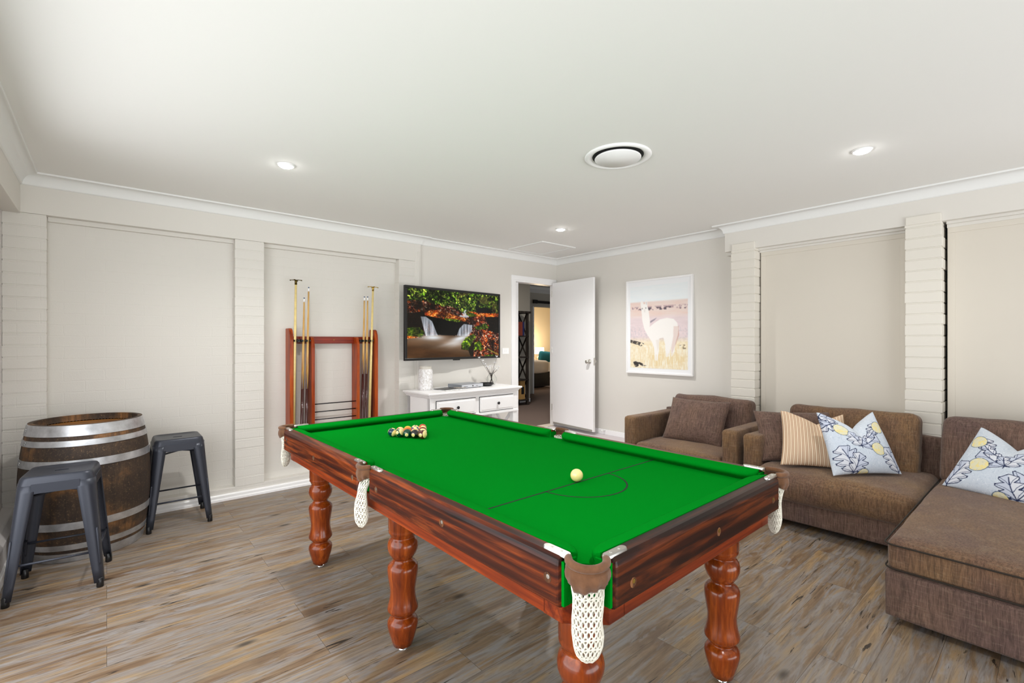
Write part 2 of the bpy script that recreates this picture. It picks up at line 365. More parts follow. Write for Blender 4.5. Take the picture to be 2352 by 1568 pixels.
cornice('trim_17', [(XL, -1.6), (XL, 4.85), (2.70, 4.85), (2.765, 4.85), (2.765, YW), (XA, YW), (XA, 2.30), (XB, 2.30), (XB, -1.6)], M['cornice'])
# ceiling hatch
t = empty('ceiling_hatch', (4.26, 4.38, HC), 'white square access hatch set into the ceiling above the open door', 'hatch')
b = MB(); x0, x1, y0, y1 = 3.962, 4.56, 4.06, 4.70
for (a, c, d, e) in ((x0, x1, y0, y0+.045), (x0, x1, y1-.045, y1), (x0, x0+.045, y0+.0455, y1-.0455), (x1-.045, x1, y0+.0455, y1-.0455)): b.box(a, c, d, e, HC-.012, HC+.001)
b.build('frame', M['cornice'], t, off=(4.26, 4.38, HC), bevel=.003)
MB().box(x0+.051, x1-.051, y0+.051, y1-.051, HC-.006, HC+.001).build('panel', M['ceiling'], t, off=(4.26, 4.38, HC))
# door frame and jamb linings
b = MB()
b.box(4.161, 4.226, 4.853, YW, .18, 2.2528); b.box(4.161, 5.03, 4.853, YW, 2.253, 2.318); b.box(4.966, 5.03, 4.853, YW, .18, 2.2528)
b.box(4.218, 4.240, 4.861, YW+.125, .18, 2.2355); b.box(4.968, 4.985, 4.861, YW+.06, .18, 2.2355); b.box(4.216, 4.985, 4.860, YW+.125, 2.236, 2.26)
b.box(4.240, 4.345, 4.93, YW+.125, .18, 2.236)
struct('trim_18', b, M['white'], bevel=.002)
# the open door leaf, hinged at right jamb, swung against the right wall
hinge = Vector((4.942, 4.835)); tip = Vector((4.865, 4.012)); dd = (tip-hinge); ang = math.atan2(dd.y, dd.x)
door = link('door_1', MB().box(0, dd.length, -.0175, .0175, .224, 2.262).mesh(name='door_1'), M['white'], None, (hinge.x, hinge.y, 0), (0, 0, ang)); door['kind'] = 'structure'
m_ = door.modifiers.new('b', 'BEVEL'); m_.width = .002
kb = MB(); kx = dd.length-.066
for s in (-1, 1):
    R = Matrix.Translation((kx, s*.0175, 1.150)) @ Matrix.Rotation(-s*PI/2, 4, 'X')
    kb.lathe([(.001, 0), (.032, 0), (.032, .004), (.024, .008), (.012, .012), (.011, .028), (.018, .032), (.027, .042), (.029, .052), (.025, .062), (.012, .068), (.001, .069)], M=R, n=28)
kb.build('door_knob', M['steel'], door, smooth=True)
MB().box(dd.length-.001, dd.length+.002, -.012, .012, 1.10, 1.20).box(dd.length, dd.length+.012, -.006, .006, 1.14, 1.165).build('latch_plate', M['steel'], door, bevel=.001)
hb = MB()
for z in (.42, 1.25, 2.06): hb.lathe([(.001, 0), (.007, 0), (.007, .09), (.001, .09)], (-.004, -.024, z), 12)
hb.build('hinge', M['steel'], door, smooth=False)
MB().box(.02, dd.length-.02, -.0225, -.0170, .226, .252).build('draught_strip', plain('grey_strip', sr(150, 146, 138), .5), door)
t = empty('door_stop', (5.024, 3.96, .235), 'small white door stop on the skirting below the open door', 'door stop')
b = MB(); b.lathe([(.001, 0), (.012, 0), (.008, .006), (.006, .05), (.013, .052), (.014, .07), (.001, .072)], M=Matrix.Rotation(-PI/2, 4, 'Y'), n=16); b.build('bumper', M['white'], t, smooth=True)

# ================= beyond the doorway =================
Z0 = .18
struct('floor_hall', MB().box(3.0, 12.5, YW+.12, 13.0, Z0-.05, Z0), M['carpet'])
struct('trim_19', MB().box(4.05, 5.04, 4.85, YW+.14, Z0-.001, Z0+.006), plain('threshold', sr(205, 192, 180), .5))
struct('wall_hall', MB().box(3.0, 6.63, 7.16, 7.30, Z0, 2.75), M['hallwall'])
struct('wall_hall_return', MB().box(6.52, 6.63, 7.30, 8.2, Z0, 2.75), M['hallwall'])
b = MB(); b.box(6.6, 7.70, 8.2, 8.32, Z0, 2.75); b.box(7.70, 8.75, 8.2, 8.32, 2.25, 2.75); b.box(8.75, 10.5, 8.2, 8.32, Z0, 2.75); struct('wall_bedroom_front', b, M['hallwall'])
struct('baseboard_hall', MB().box(5.2, 6.645, 7.145, 7.16, Z0, Z0+.07).box(6.63, 6.645, 7.145, 8.2, Z0, Z0+.07), M['white'])
struct('ceiling_hall', MB().box(3.0, 12.5, YW+.12, 13.0, 2.72, 2.77), M['ceiling'])
struct('wall_bedroom', MB().box(7.5, 12.5, 11.6, 11.7, Z0, 2.75).box(12.4, 12.5, 5, 11.7, Z0, 2.75).box(7.4, 7.5, 8.32, 11.7, Z0, 2.75), plain('cream_wall', sr(226, 214, 190), .7))
struct('wall_hall_far', MB().box(10.5, 10.6, 4.9, 8.3, Z0, 2.75).box(3.0, 3.1, 4.99, 7.2, Z0, 2.75), M['hallwall'])
b = MB(); b.prism([(8.2, 2.58), (8.12, 2.66), (8.10, 2.72), (8.2, 2.72)], 6.64, 10.4, 'x'); struct('trim_20', b, M['cornice'])
struct('trim_21', MB().box(7.655, 7.70, 8.17, 8.33, Z0, 2.25), M['white'])
t = empty('barn_door_rail', (8.2, 8.15, 2.36), 'black sliding door rail above the far bedroom opening', 'rail')
MB().box(-.52, 1.2, -.03, -.005, -.03, .03).build('track', M['satin_black'], t)
MB().box(-.56, -.44, -.045, .0, -.04, .045).build('end_stop', M['satin_black'], t, bevel=.004)
# bookshelf
bx, by = 6.0, 7.14
t = empty('bookshelf', (bx, by, Z0), 'dark timber bookshelf with crossed sides seen through the doorway', 'bookshelf')
off = (bx, by, Z0); b = MB()
for x in (5.08, 6.25):
    for y in (6.83, 7.10): MB().box(x-.022, x+.022, y-.022, y+.022, Z0, 1.99).build('post', M['darkwood'], t, off=off)
for z in (Z0+.10, .67, 1.11, 1.52): MB().box(5.06, 6.27, 6.80, 7.125, z-.012, z+.012).build('shelf', M['darkwood'], t, off=off)
MB().box(5.02, 6.30, 6.77, 7.135, 1.965, 2.005).build('top', M['darkwood'], t, off=off, bevel=.004)
b = MB(); zs = [Z0+.10, .67, 1.11, 1.52, 1.97]
for i in range(4):
    for s in (0, 1):
        y0, y1 = (6.84, 7.09) if s == 0 else (7.09, 6.84)
        b.tube([(6.25, y0, zs[i]), (6.25, y1, zs[i+1])], .016, 6)
        xa, xb_ = (5.40, 6.23) if s == 0 else (6.23, 5.40)
        b.tube([(xa, 7.10, zs[i]), (xb_, 7.10, zs[i+1])], .014, 6)
b.build('cross_brace', M['darkwood'], t, off=off)
bk = [(sr(130, 60, 45), 'reddish brown book on the upper shelf of the dark bookshelf'), (sr(40, 45, 95), 'dark blue book on the upper shelf of the dark bookshelf'), (sr(190, 150, 90), 'tan box file with a dark label at the foot of the bookshelf')]
tag(MB().box(6.12, 6.155, 6.86, 7.06, 1.533, 1.80).build('book', plain('book_red', bk[0][0], .6)), bk[0][1], 'book', 'books in the hall bookshelf')
tag(MB().box(6.16, 6.20, 6.86, 7.06, 1.533, 1.80).build('book', plain('book_blue', bk[1][0], .6)), bk[1][1], 'book', 'books in the hall bookshelf')
t2 = empty('box_file', (6.15, 6.93, Z0+.113), bk[2][1], 'box')
MB().box(-.06, .06, -.08, .08, 0, .36).build('case', plain('tan_card', bk[2][0], .7), t2)
MB().box(-.035, .035, -.083, -.08, .10, .24).build('label_window', M['satin_black'], t2)
# bedroom
bxo = (9.05, 9.9, Z0)
t = empty('bed', bxo, 'bed with a white quilt over a black base in the far bedroom', 'bed')
def rbox(hx, hy, hz, r, n=10, puff=(0, 0, 0), wr=0, seed=0, wrs=3.0, dip=None):
    """rounded, puffed box centred at the origin (welded grid)"""
    bm = bmesh.new(); idx = {}
    def key(i, j, k): return (i, j, k)
    def P(i, j, k):
        kk = (i, j, k)
        if kk in idx: return idx[kk]
        u = Vector((2*i/n-1, 2*j/n-1, 2*k/n-1)); h = Vector((hx, hy, hz))
        q = Vector([h[a]*math.sin(u[a]*PI/2)*.35+h[a]*u[a]*.65 for a in range(3)])
        core = Vector([max(-(h[a]-r), min(h[a]-r, q[a])) for a in range(3)]); d = q-core
        p = core+(d.normalized()*r if d.length > 1e-9 else d)
        if d.length > 1e-9 and d.length < r*.2 and False: p = q
        f = lambda a: max(0, 1-(p[a]/h[a])**2)
        add = Vector(((u[0])*puff[0]*f(1)*f(2), u[1]*puff[1]*f(0)*f(2), u[2]*puff[2]*(f(0)*f(1))**.6))
        p = p+add
        if wr:
            w = mnoise.noise_vector(p*wrs+Vector((seed*3.1, seed, 0)))*wr+mnoise.noise_vector(p*wrs*3.1+Vector((seed, 9, 0)))*wr*.35
            p = p+w
        idx[kk] = bm.verts.new(p); return idx[kk]
    def face(f):
        for a in range(n):
            for c in range(n):
                bm.faces.new([P(*f(a, c)), P(*f(a+1, c)), P(*f(a+1, c+1)), P(*f(a, c+1))])
    face(lambda a, c: (a, c, 0)); face(lambda a, c: (a, c, n)); face(lambda a, c: (a, 0, c)); face(lambda a, c: (a, n, c)); face(lambda a, c: (0, a, c)); face(lambda a, c: (n, a, c))
    bmesh.ops.recalc_face_normals(bm, faces=bm.faces); me = bpy.data.meshes.new('rbox'); bm.to_mesh(me); bm.free()
    me.polygons.foreach_set('use_smooth', [True]*len(me.polygons)); return me
link('bed_base', MB().box(-.9, .16, -.75, 1.0, .03, .42).mesh(), M['satin_black'], t)
link('quilt', rbox(.56, .90, .17, .10, 12, (0, 0, .03), .01), plain('white_quilt', sr(225, 214, 200), .8, nbump=(20, .2)), t, (-.42, .1, .55))
link('headboard', MB().box(-1.0, .4, 1.0, 1.08, .0, .72).mesh(), M['satin_black'], t)
o = link('scatter_pillow', rbox(.24, .07, .16, .06, 8, (0, .03, 0)), plain('teal_cotton', sr(40, 130, 145), .8), None, (10.22, 10.36, .96), (.1, .1, 0)); tag(o, 'teal scatter pillow on the far bed', 'pillow')
t = empty('bedside_table', (10.62, 11.02, Z0), 'pale bedside table beneath the lit lamp in the far bedroom', 'table')
MB().box(-.25, .25, -.2, .2, 0, .60).build('body', M['white'], t)
t = empty('table_lamp', (10.60, 11.0, Z0+.60), 'lit white drum shade lamp on the far bedside table', 'lamp')
b = MB(); b.lathe([(.02, 0), (.05, .0), (.09, .04), (.10, .09), (.08, .14), (.02, .19), (.012, .26)], n=24); b.build('base', plain('grey_ceramic', sr(160, 145, 120), .4), t, smooth=True)
ms, nt_, bs_ = newmat('lit_shade'); bs_.inputs['Emission Color'].default_value = (1, .80, .52, 1); bs_.inputs['Emission Strength'].default_value = 3.0
MB().lathe([(.16, .24), (.145, .45)], n=28, cap=False).build('shade', ms, t, smooth=True)
pl = bpy.data.lights.new('lamp_glow', 'POINT'); pl.energy = 45; pl.color = (1, .76, .46); pl.shadow_soft_size = .08; po = bpy.data.objects.new('lamp_glow', pl); COL.objects.link(po); po.location = (10.60, 11.0, 1.28)
area('hall_fill_light', (5.0, 5.9, 2.70), (0, 0, 0), .3, .3, 30, (1, .93, .85))  # added area light brightening the hall and door jamb, no fitting modelled
area('bedroom_fill_light', (9.6, 10.2, 2.65), (0, 0, 0), 1.0, 1.0, 26, (1, .95, .88))  # added overhead fill for the bedroom, no window there

# ================= POOL TABLE =================
TX, TY = 1.485, 1.99
x0, x1, y0, y1 = TX-.64, TX+.64, TY-1.26, TY+1.26
ZR, ZB, ZS = .868, .740, .826
T = empty('pool_table', (TX, TY, 0), 'large pool table with green cloth, dark stained rails and six turned legs', 'pool table')
T.rotation_euler.z = math.radians(.7)
TO = (TX, TY, 0); GAP = .100; SG = .056; WI = .047; CW = .058
legprof = [(.030, .022), (.044, .024), (.052, .05), (.064, .09), (.0695, .118), (.068, .132), (.058, .147), (.047, .152), (.045, .157), (.046, .162), (.049, .164), (.052, .168), (.062, .176), (.0695, .187), (.069, .197), (.062, .22), (.057, .25), (.057, .28), (.062, .31), (.0675, .345), (.0695, .367), (.068, .384), (.060, .396), (.048, .404), (.042, .414), (.043, .422), (.050, .425), (.052, .430), (.060, .440), (.068, .462), (.0695, .480), (.065, .500), (.056, .512), (.053, .516), (.053, .522), (.056, .524), (.057, .528), (.060, .535), (.064, .540), (.065, .548), (.063, .556), (.0655, .560), (.0655, .705)]
lm = MB().lathe(legprof, n=48).mesh(smooth=True); lm.materials.append(M['leg'])
fm = MB().lathe([(.001, 0), (.021, 0), (.022, .004), (.012, .009), (.007, .012), (.007, .03), (.001, .03)], n=24).mesh(smooth=True); fm.materials.append(M['chrome'])
for lx in (1.035, 1.935):
    for ly in (.92, 1.985, 3.05):
        lg = link('leg', lm, None, T, (lx-TX, ly-TY, 0), (0, 0, random.uniform(0, 6))); link('leveling_foot', fm, None, lg, (0, 0, 0))
# lower frame
for (xa, xb_) in ((x0+.035, x0+.075), (x1-.075, x1-.035)): MB().box(xa, xb_, y0+.18, y1-.18, .680, .7385).build('side_frame', M['frameY'], T, off=TO, bevel=.004)
# angled corner pieces behind the corner nets
for sx in (-1, 1):
    for sy in (-1, 1):
        cx, cy = TX+sx*.64, TY+sy*1.26
        p = [(cx-sx*.035, cy-sy*.122), (cx-sx*.122, cy-sy*.035), (cx-sx*.19, cy-sy*.035), (cx-sx*.19, cy-sy*.19), (cx-sx*.035, cy-sy*.19)]
        MB().prism(p, .679, .7385, 'z').build('corner_block', M['frameX'], T, off=TO, bevel=.003)
for (ya, yb) in ((y0+.035, y0+.075), (y1-.075, y1-.035)): MB().box(x0+.18, x1-.18, ya, yb, .680, .7385).build('end_frame', M['frameX'], T, off=TO, bevel=.003)
# slate bed wrapped in cloth, with pocket cut-outs
def arcpts(cx, cy, r, a0, a1, n): return [(cx+r*math.cos(a0+(a1-a0)*k/n), cy+r*math.sin(a0+(a1-a0)*k/n)) for k in range(n+1)]
ix0, ix1, iy0, iy1 = x0+.040, x1-.040, y0+.040, y1-.040
poly = []
rc = .056; C = .056; q_ = math.acos((.045-C)/rc)
poly += arcpts(x0+C, y0+C, rc, q_, PI/2-q_, 14)
poly += arcpts(x1-C, y0+C, rc, PI/2+q_, PI-q_, 14)
poly += arcpts(x1+.004, TY, .060, PI+.75, PI-.75, 8)
poly += arcpts(x1-C, y1-C, rc, PI+q_, 1.5*PI-q_, 14)
poly += arcpts(x0+C, y1-C, rc, -PI/2+q_, -q_, 14)
poly += arcpts(x0-.004, TY, .060, .75, -.75, 8)
bm = bmesh.new(); vt = [bm.verts.new((p[0]-TX, p[1]-TY, ZS)) for p in poly]; f = bm.faces.new(vt); r_ = bmesh.ops.extrude_face_region(bm, geom=[f])
for v in [g for g in r_['geom'] if isinstance(g, bmesh.types.BMVert)]: v.co.z = .742
bmesh.ops.triangulate(bm, faces=[q for q in bm.faces if len(q.verts) > 4]); bmesh.ops.recalc_face_normals(bm, faces=bm.faces)
me = bpy.data.meshes.new('playing_bed'); bm.to_mesh(me); bm.free(); bed = link('playing_bed', me, M['cloth'], T)
# baulk line and D
b = MB(); YL = 1.312; lw = .0036
b.box(x0+WI+CW-.03, x1-WI-CW+.03, YL-lw, YL+lw, ZS, ZS+.0006)
P_ = []; RD = .195
for k in range(41):
    a = PI+PI*k/40; P_.append([(TX+(RD-lw)*math.cos(a), YL+(RD-lw)*math.sin(a), ZS+.0006), (TX+(RD+lw)*math.cos(a), YL+(RD+lw)*math.sin(a), ZS+.0006)])
b.grid(P_); b.build('baulk_line', plain('line_ink', (.0, .012, .003), .9), T, off=TO)
# rails: wood with profile, and cushion
def rail(side, a0, a1, holes):
    # side: 'L','R','F'(near),'K'(far)
    def tr(o_, a, z):   # o_: distance inward from outer face, a: along
        return {'L': (x0+o_, a, z), 'R': (x1-o_, a, z), 'F': (a, y0+o_, z), 'K': (a, y1-o_, z)}[side]
    prof = [(0.006, ZB), (0.0, ZB+.006), (0.0, ZR-.022), (.004, ZR-.008), (.012, ZR), (WI-.002, ZR), (WI, ZR-.003), (WI, ZB)]
    e = .010; secs = []
    for (a, k) in ((a0, e), (a0+e*.4, e*.3), (a0+e, 0), (a1-e, 0), (a1-e*.4, e*.3), (a1, e)):
        secs.append([tr(min(max(o_, k) if o_ < WI*.5 else o_, WI), a, z-(k*.5 if z > ZR-.03 and k else 0)) for o_, z in prof])
    b = MB(); n = len(prof)
    for s in secs: b.v += s
    for i in range(len(secs)-1):
        for k in range(n): b.f.append((i*n+k, i*n+(k+1) % n, (i+1)*n+(k+1) % n, (i+1)*n+k))
    b.f.append(tuple(range(n))); b.f.append(tuple((len(secs)-1)*n+k for k in range(n)))
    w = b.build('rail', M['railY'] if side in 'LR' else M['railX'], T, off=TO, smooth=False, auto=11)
    # cushion
    cp = [(0, ZB+.004), (0, ZR-.001), (.012, ZR+.002), (.75, ZR-.004), (.96, ZR-.010), (1.0, ZR-.018), (.93, ZR-.026), (.45, ZS+.001), (.45, ZB+.004)]
    b = MB(); secs = []; L = a1-a0; m = 12; R = .075
    ss = [a0-.002+R*(1-math.cos(PI/2*k/m)) for k in range(m+1)]+[a0+R+(L-2*R)*k/6 for k in range(1, 6)]+[a1+.002-R*(1-math.cos(PI/2*k/m)) for k in range(m, -1, -1)]
    for s in ss:
        q = max(0.0, min(1.0, min(s-(a0-.002), (a1+.002)-s)/R)); w_ = CW*(.22+.78*math.sqrt(max(0, 1-(1-q)**2)))
        if q < 1 and False: pass
        secs.append([tr(WI-.0005+o_*w_, s, z) for o_, z in cp])
    n = len(cp)
    for s in secs: b.v += s
    for i in range(len(secs)-1):
        for k in range(n): b.f.append((i*n+k, i*n+(k+1) % n, (i+1)*n+(k+1) % n, (i+1)*n+k))
    b.f.append(tuple(range(n))); b.f.append(tuple((len(secs)-1)*n+k for k in range(n)))
    for (ea, eb) in ((a0-.009, a0-.0003), (a1+.0003, a1+.009)):      # cloth turned over the ends of the rail
        q4 = [tr(o_, a_, z_) for a_ in (ea, eb) for o_, z_ in ((.010, ZB+.004), (WI+.012, ZB+.004), (WI+.012, ZR-.012), (.010, ZR-.012))]
        b.add(q4, [(0, 1, 2, 3), (7, 6, 5, 4), (0, 4, 5, 1), (1, 5, 6, 2), (2, 6, 7, 3), (3, 7, 4, 0)])
    b.build('cushion', M['cloth'], T, off=TO, auto=50)
    for (a, z) in holes:
        hb = MB(); c = tr(0, a, z); ax = {'L': (-1, 0, 0), 'R': (1, 0, 0), 'F': (0, -1, 0), 'K': (0, 1, 0)}[side]
        Rm = Matrix.Translation(c) @ Vector(ax).to_track_quat('Z', 'Y').to_matrix().to_4x4()
        hb.lathe([(.0135, -.002), (.0135, .0006), (.0115, .0008), (.0113, .0002), (.001, .0002)], M=Rm, n=20)
        h = hb.build('bolt_hole', M['hole'], w, off=TO, auto=30)  # shallow dark disc in place of a bored, shaded hole
        hb = MB().lathe([(.006, 0), (.006, .0012), (.001, .0014)], (0.002, 0.003, 0), n=12, M=Rm)
        hb.build('bolt', M['steel'] if side == 'L' else M['brass'], w, off=TO)
rail('L', y0+GAP, TY-SG, [(.869, .805), (1.365, .802), (1.860, .797)])
rail('L', TY+SG, y1-GAP, [(2.104, .795), (2.614, .790), (3.09, .81)])
rail('R', y0+GAP, TY-SG, [(.87, .80), (1.365, .80), (1.86, .80)]); rail('R', TY+SG, y1-GAP, [(2.1, .80), (2.61, .80), (3.1, .80)])
rail('F', x0+GAP, x1-GAP, [(1.020, .786), (1.500, .790), (1.960, .792)]); rail('K', x0+GAP, x1-GAP, [(1.02, .79), (1.5, .79), (1.96, .79)])
# pockets
def capsule(b, cx, cy, dx, dy, L, w, z0, h):
    nx, ny = -dy, dx; P = []
    for sgn, cc in ((1, L/2-w/2), (-1, -L/2+w/2)):
        for k in range(9):
            a = -PI/2+PI*k/8; P.append(((cc+sgn*math.cos(a)*w/2), sgn*math.sin(a)*w/2))
    for (s, z) in ((1, z0), (1, z0+h*.6), (.86, z0+h)):
        b.v += [(cx+dx*p*s**.4+nx*q*s, cy+dy*p*s**.4+ny*q*s, z) for p, q in P]
    n = len(P); o = len(b.v)-3*n
    for j in range(2):
        for k in range(n): b.f.append((o+j*n+k, o+j*n+(k+1) % n, o+(j+1)*n+(k+1) % n, o+(j+1)*n+k))
    b.f.append(tuple(o+2*n+k for k in range(n)))
def pocket(cx, cy, a0, a1, R, br, out, netdx, seed, dark=False, corner=True):
    pr = link('pocket', MB().tube([(cx+R*math.cos(a0+(a1-a0)*k/20), cy+R*math.sin(a0+(a1-a0)*k/20), ZR+.003-.003*math.sin(PI*k/20)) for k in range(21)], [.008]+[.0105]*19+[.008], 12).mesh(TO, True), M['suede'], T)
    # suede flap hanging under the roll
    rnd = random.Random(seed); P = []; ph = rnd.uniform(0, 6)
    for j in range(11):
        v = j/10; row = []
        for k in range(33):
            u = k/32; a = a0+(a1-a0)*u
            rr = R+.003+(.006 if corner else .005)*math.sin(PI*min(1, v*1.1))+.0035*math.sin(a*11+ph)*v-.010*max(0, v-.65)
            zz = ZR-.006-(.054+.006*math.sin(u*PI*3+ph))*v*(.72+.28*math.sin(PI*u))
            row.append((cx+rr*math.cos(a), cy+rr*math.sin(a), zz))
        P.append(row)
    o = MB().grid(P).build('suede_flap', M['suede'], pr, off=TO, smooth=True); sm = o.modifiers.new('s', 'SOLIDIFY'); sm.thickness = .003
    # brackets
    for (bx_, by_, dx, dy) in br:
        b = MB(); capsule(b, bx_, by_, dx, dy, .092, .024, ZR-.002, .009)
        for s in (-.2, .22): b.lathe([(.0042, 0), (.0038, .002), (.001, .0026)], (bx_+dx*.08*s, by_+dy*.08*s, ZR+.006), 10)
        b.build('bracket', M['steel'], pr, off=TO, auto=40)
    # crocheted net
    nr, ns = (17, 17) if corner else (17, 13); vs = []; fs = []
    top, bot = .836, .622-.010*(not corner)
    for j in range(nr+1):
        v = j/nr; z = top-(top-bot)*v
        if corner: prof = .056-.018*math.sin(PI*min(v*1.1, 1))*.4 if v < .72 else .050*math.sqrt(max(0.02, 1-((v-.72)/.30)**2))
        else: prof = .036-.004*math.sin(PI*v*1.4) if v < .4 else (.033+.019*math.sin((v-.4)/.36*PI/2) if v < .76 else .052*math.sqrt(max(.02, 1-((v-.76)/.26)**2)))
        sh = netdx*v
        for k in range(ns):
            a = 2*PI*(k+(.5 if j % 2 else 0))/ns
            pr_ = prof*(1+.05*math.sin(3*a+j*.7+seed)); tt = min(1, v/.32); tt = tt*tt*(3-2*tt); e1 = math.cos(a)*pr_*(.78*(1-tt)+.42*tt); e2 = math.sin(a)*pr_*((.76*(1-tt)+.74*tt) if corner else 1.0)
            px_ = out[0]*e1-out[1]*e2; py_ = out[1]*e1+out[0]*e2
            o0 = (.006 if corner else .030)*tt; c0x = cx+out[0]*(o0+sh); c0y = cy+out[1]*(o0+sh)
            vs.append((c0x+px_-TX, c0y+py_-TY, z+.0015*math.sin(5*a+seed)))
    for j in range(nr):
        for k in range(ns):
            k2 = (k+1) % ns
            if j % 2 == 0: fs.append((j*ns+k, j*ns+k2, (j+1)*ns+k)); fs.append((j*ns+k2, (j+1)*ns+k2, (j+1)*ns+k))
            else: fs.append((j*ns+k, j*ns+k2, (j+1)*ns+k2)); fs.append((j*ns+k, (j+1)*ns+k2, (j+1)*ns+k))
    # merge pairs into hex-like cells: keep only long vertical holes
    bm = bmesh.new(); bv = [bm.verts.new(p) for p in vs]
    for q in fs: bm.faces.new([bv[i] for i in q])
    o0 = .006 if corner else .030
    cap = bm.verts.new((cx+out[0]*(o0+netdx)-TX, cy+out[1]*(o0+netdx)-TY, bot-.002))
    for k in range(ns): bm.faces.new([bv[nr*ns+k], bv[nr*ns+(k+1) % ns], cap])
    kill = []
    for e in bm.edges:
        i, j = sorted(v.index for v in e.verts)
    bm.verts.index_update()
    for j in range(1, nr):      # drop horizontal edges on every second ring -> diamonds / tall holes
        if j % 2 == 1:
            for k in range(ns):
                e = bm.edges.get([bv[j*ns+k], bv[j*ns+(k+1) % ns]])
                if e: kill.append(e)
    bmesh.ops.dissolve_edges(bm, edges=kill, use_verts=False)
    bmesh.ops.recalc_face_normals(bm, faces=bm.faces); me = bpy.data.meshes.new('net'); bm.to_mesh(me); bm.free()
    o = link('net', me, M['cord'], pr); w = o.modifiers.new('w', 'WIREFRAME'); w.thickness = .0060 if corner else .0050; w.use_relative_offset = False; w.use_even_offset = False
    sb = o.modifiers.new('s', 'SUBSURF'); sb.levels = 1; sb.render_levels = 1
for sx in (-1, 1):
    for sy in (-1, 1):
        cx, cy = TX+sx*(.64-.043), TY+sy*(1.26-.043); mid = math.atan2(sy, sx)
        ex, ey = TX+sx*.64, TY+sy*1.26
        pocket(cx, cy, mid-PI*.58, mid+PI*.58, .047, [(ex-sx*.024, ey-sy*(GAP+.028), 0, 1), (ex-sx*(GAP+.028), ey-sy*.024, 1, 0)], (sx*.707, sy*.707), -.004 if sy < 0 else .012, 3+sx+2*sy)
for sx in (-1, 1):
    ex = TX+sx*.64; mid = 0 if sx > 0 else PI
    pocket(ex-sx*.030, TY, mid-PI*.40, mid+PI*.40, .047, [(ex-sx*.024, TY-SG-.030, 0, 1), (ex-sx*.024, TY+SG+.030, 0, 1)], (sx, 0), .010, 11+sx, corner=False)

# ================= BALLS =================
def ball_mat(name, col, kind):
    m, nt, b = newmat(name); b.inputs['Roughness'].default_value = .06; b.inputs['Coat Weight'].default_value = .6
    cream = sr(246, 222, 150)
    tc = N(nt, 'ShaderNodeTexCoord'); sx = N(nt, 'ShaderNodeSeparateXYZ'); nt.links.new(tc.outputs['Object'], sx.inputs[0])
    c = tuple(col)
    if kind == 'stripe':
        ab = N(nt, 'ShaderNodeMath', operation='ABSOLUTE'); nt.links.new(sx.outputs[2], ab.inputs[0])
        st = N(nt, 'ShaderNodeMath', operation='GREATER_THAN'); nt.links.new(ab.outputs[0], st.inputs[0]); st.inputs[1].default_value = .0146
        c = mix(nt, st.outputs[0], col, cream)
    if kind != 'cue':
        g = N(nt, 'ShaderNodeMath', operation='GREATER_THAN'); ab2 = N(nt, 'ShaderNodeMath', operation='ABSOLUTE'); nt.links.new(sx.outputs[0], ab2.inputs[0]); nt.links.new(ab2.outputs[0], g.inputs[0]); g.inputs[1].default_value = .0240
        g2 = N(nt, 'ShaderNodeMath', operation='GREATER_THAN'); nt.links.new(ab2.outputs[0], g2.inputs[0]); g2.inputs[1].default_value = .02632
        c = mix(nt, g.outputs[0], c, cream); c = mix(nt, g2.outputs[0], c, (.05, .04, .03))
    if isinstance(c, tuple): b.inputs['Base Color'].default_value = (*c, 1)
    else: nt.links.new(c, b.inputs['Base Color'])
    return m
def sphere_mesh(r, mat):
    bm = bmesh.new(); bmesh.ops.create_uvsphere(bm, u_segments=40, v_segments=24, radius=r); me = bpy.data.meshes.new('ball'); bm.to_mesh(me); bm.free()
    me.polygons.foreach_set('use_smooth', [True]*len(me.polygons)); me.materials.append(mat); return me
BR = .0264
o = link('cue_ball', sphere_mesh(BR, plain('ivory_cue_ball', sr(250, 226, 150), .08, coat=.6)), None, None, (1.490, 1.322, ZS+BR)); tag(o, 'ivory cue ball alone near the baulk line on the green cloth', 'ball')
NB = [('dark blue', (.004, .035, .07)), ('dark green', (.0, .055, .022)), ('bottle green', (.0, .05, .025)), ('black', (.003, .003, .004)), ('maroon', (.075, .004, .006)),
      ('red', (.60, .02, .008)), ('orange', (.72, .14, .008)), ('orange red', (.58, .05, .01)), ('purple', (.02, .005, .03)),
      ('yellow', (.8, .45, .02)), ('blue', (.01, .05, .3)), ('red brown', (.2, .02, .01)), ('green', (0, .1, .03)), ('orange', (.7, .15, .01)), ('coral red', (.55, .06, .02))]
kinds = ['stripe', 'stripe', 'solid', 'solid', 'stripe', 'stripe', 'solid', 'stripe', 'stripe', 'solid', 'solid', 'solid', 'stripe', 'stripe', 'solid']
lab = ['dark blue striped ball at the left end of the front rack row', 'dark green striped ball second from left in the front rack row', 'bottle green ball with cream number spot in the middle of the front rack row', 'black ball with cream spot second from right in the front rack row', 'maroon ball showing a large cream cap at the right end of the front row',
       'red striped ball in the second rack row behind the blue and green balls', 'orange ball in the second rack row behind the bottle green ball', 'orange red striped ball in the second rack row behind the black ball', 'dark purple striped ball in the second rack row behind the maroon ball',
       'yellow ball in the third rack row, leftmost and half hidden', 'blue ball hidden in the middle of the rack', 'red brown ball in the third rack row behind the purple ball', 'green striped ball in the fourth rack row behind the blue ball', 'orange striped ball in the fourth rack row next to the far tip', 'coral red ball at the far tip of the racked triangle']
rots = [(.3, 1.25, 2.3), (1.1, .2, .4), (0, .2, 4.05), (0, .1, 3.75), (1.45, 0, 0.45), (.5, .4, 0), (.3, 2, 1), (.6, .5, .3), (.35, .1, .5), (0, 0, 0), (1, 1, 1), (1, 0, 1), (1, 1, 0), (.9, .3, 0), (1.2, 0, 0)]
d = Vector((.505, -.863, 0)); nrm = Vector((.863, .505, 0)); p0 = Vector((1.336, 2.692, ZS+BR)); k = 0
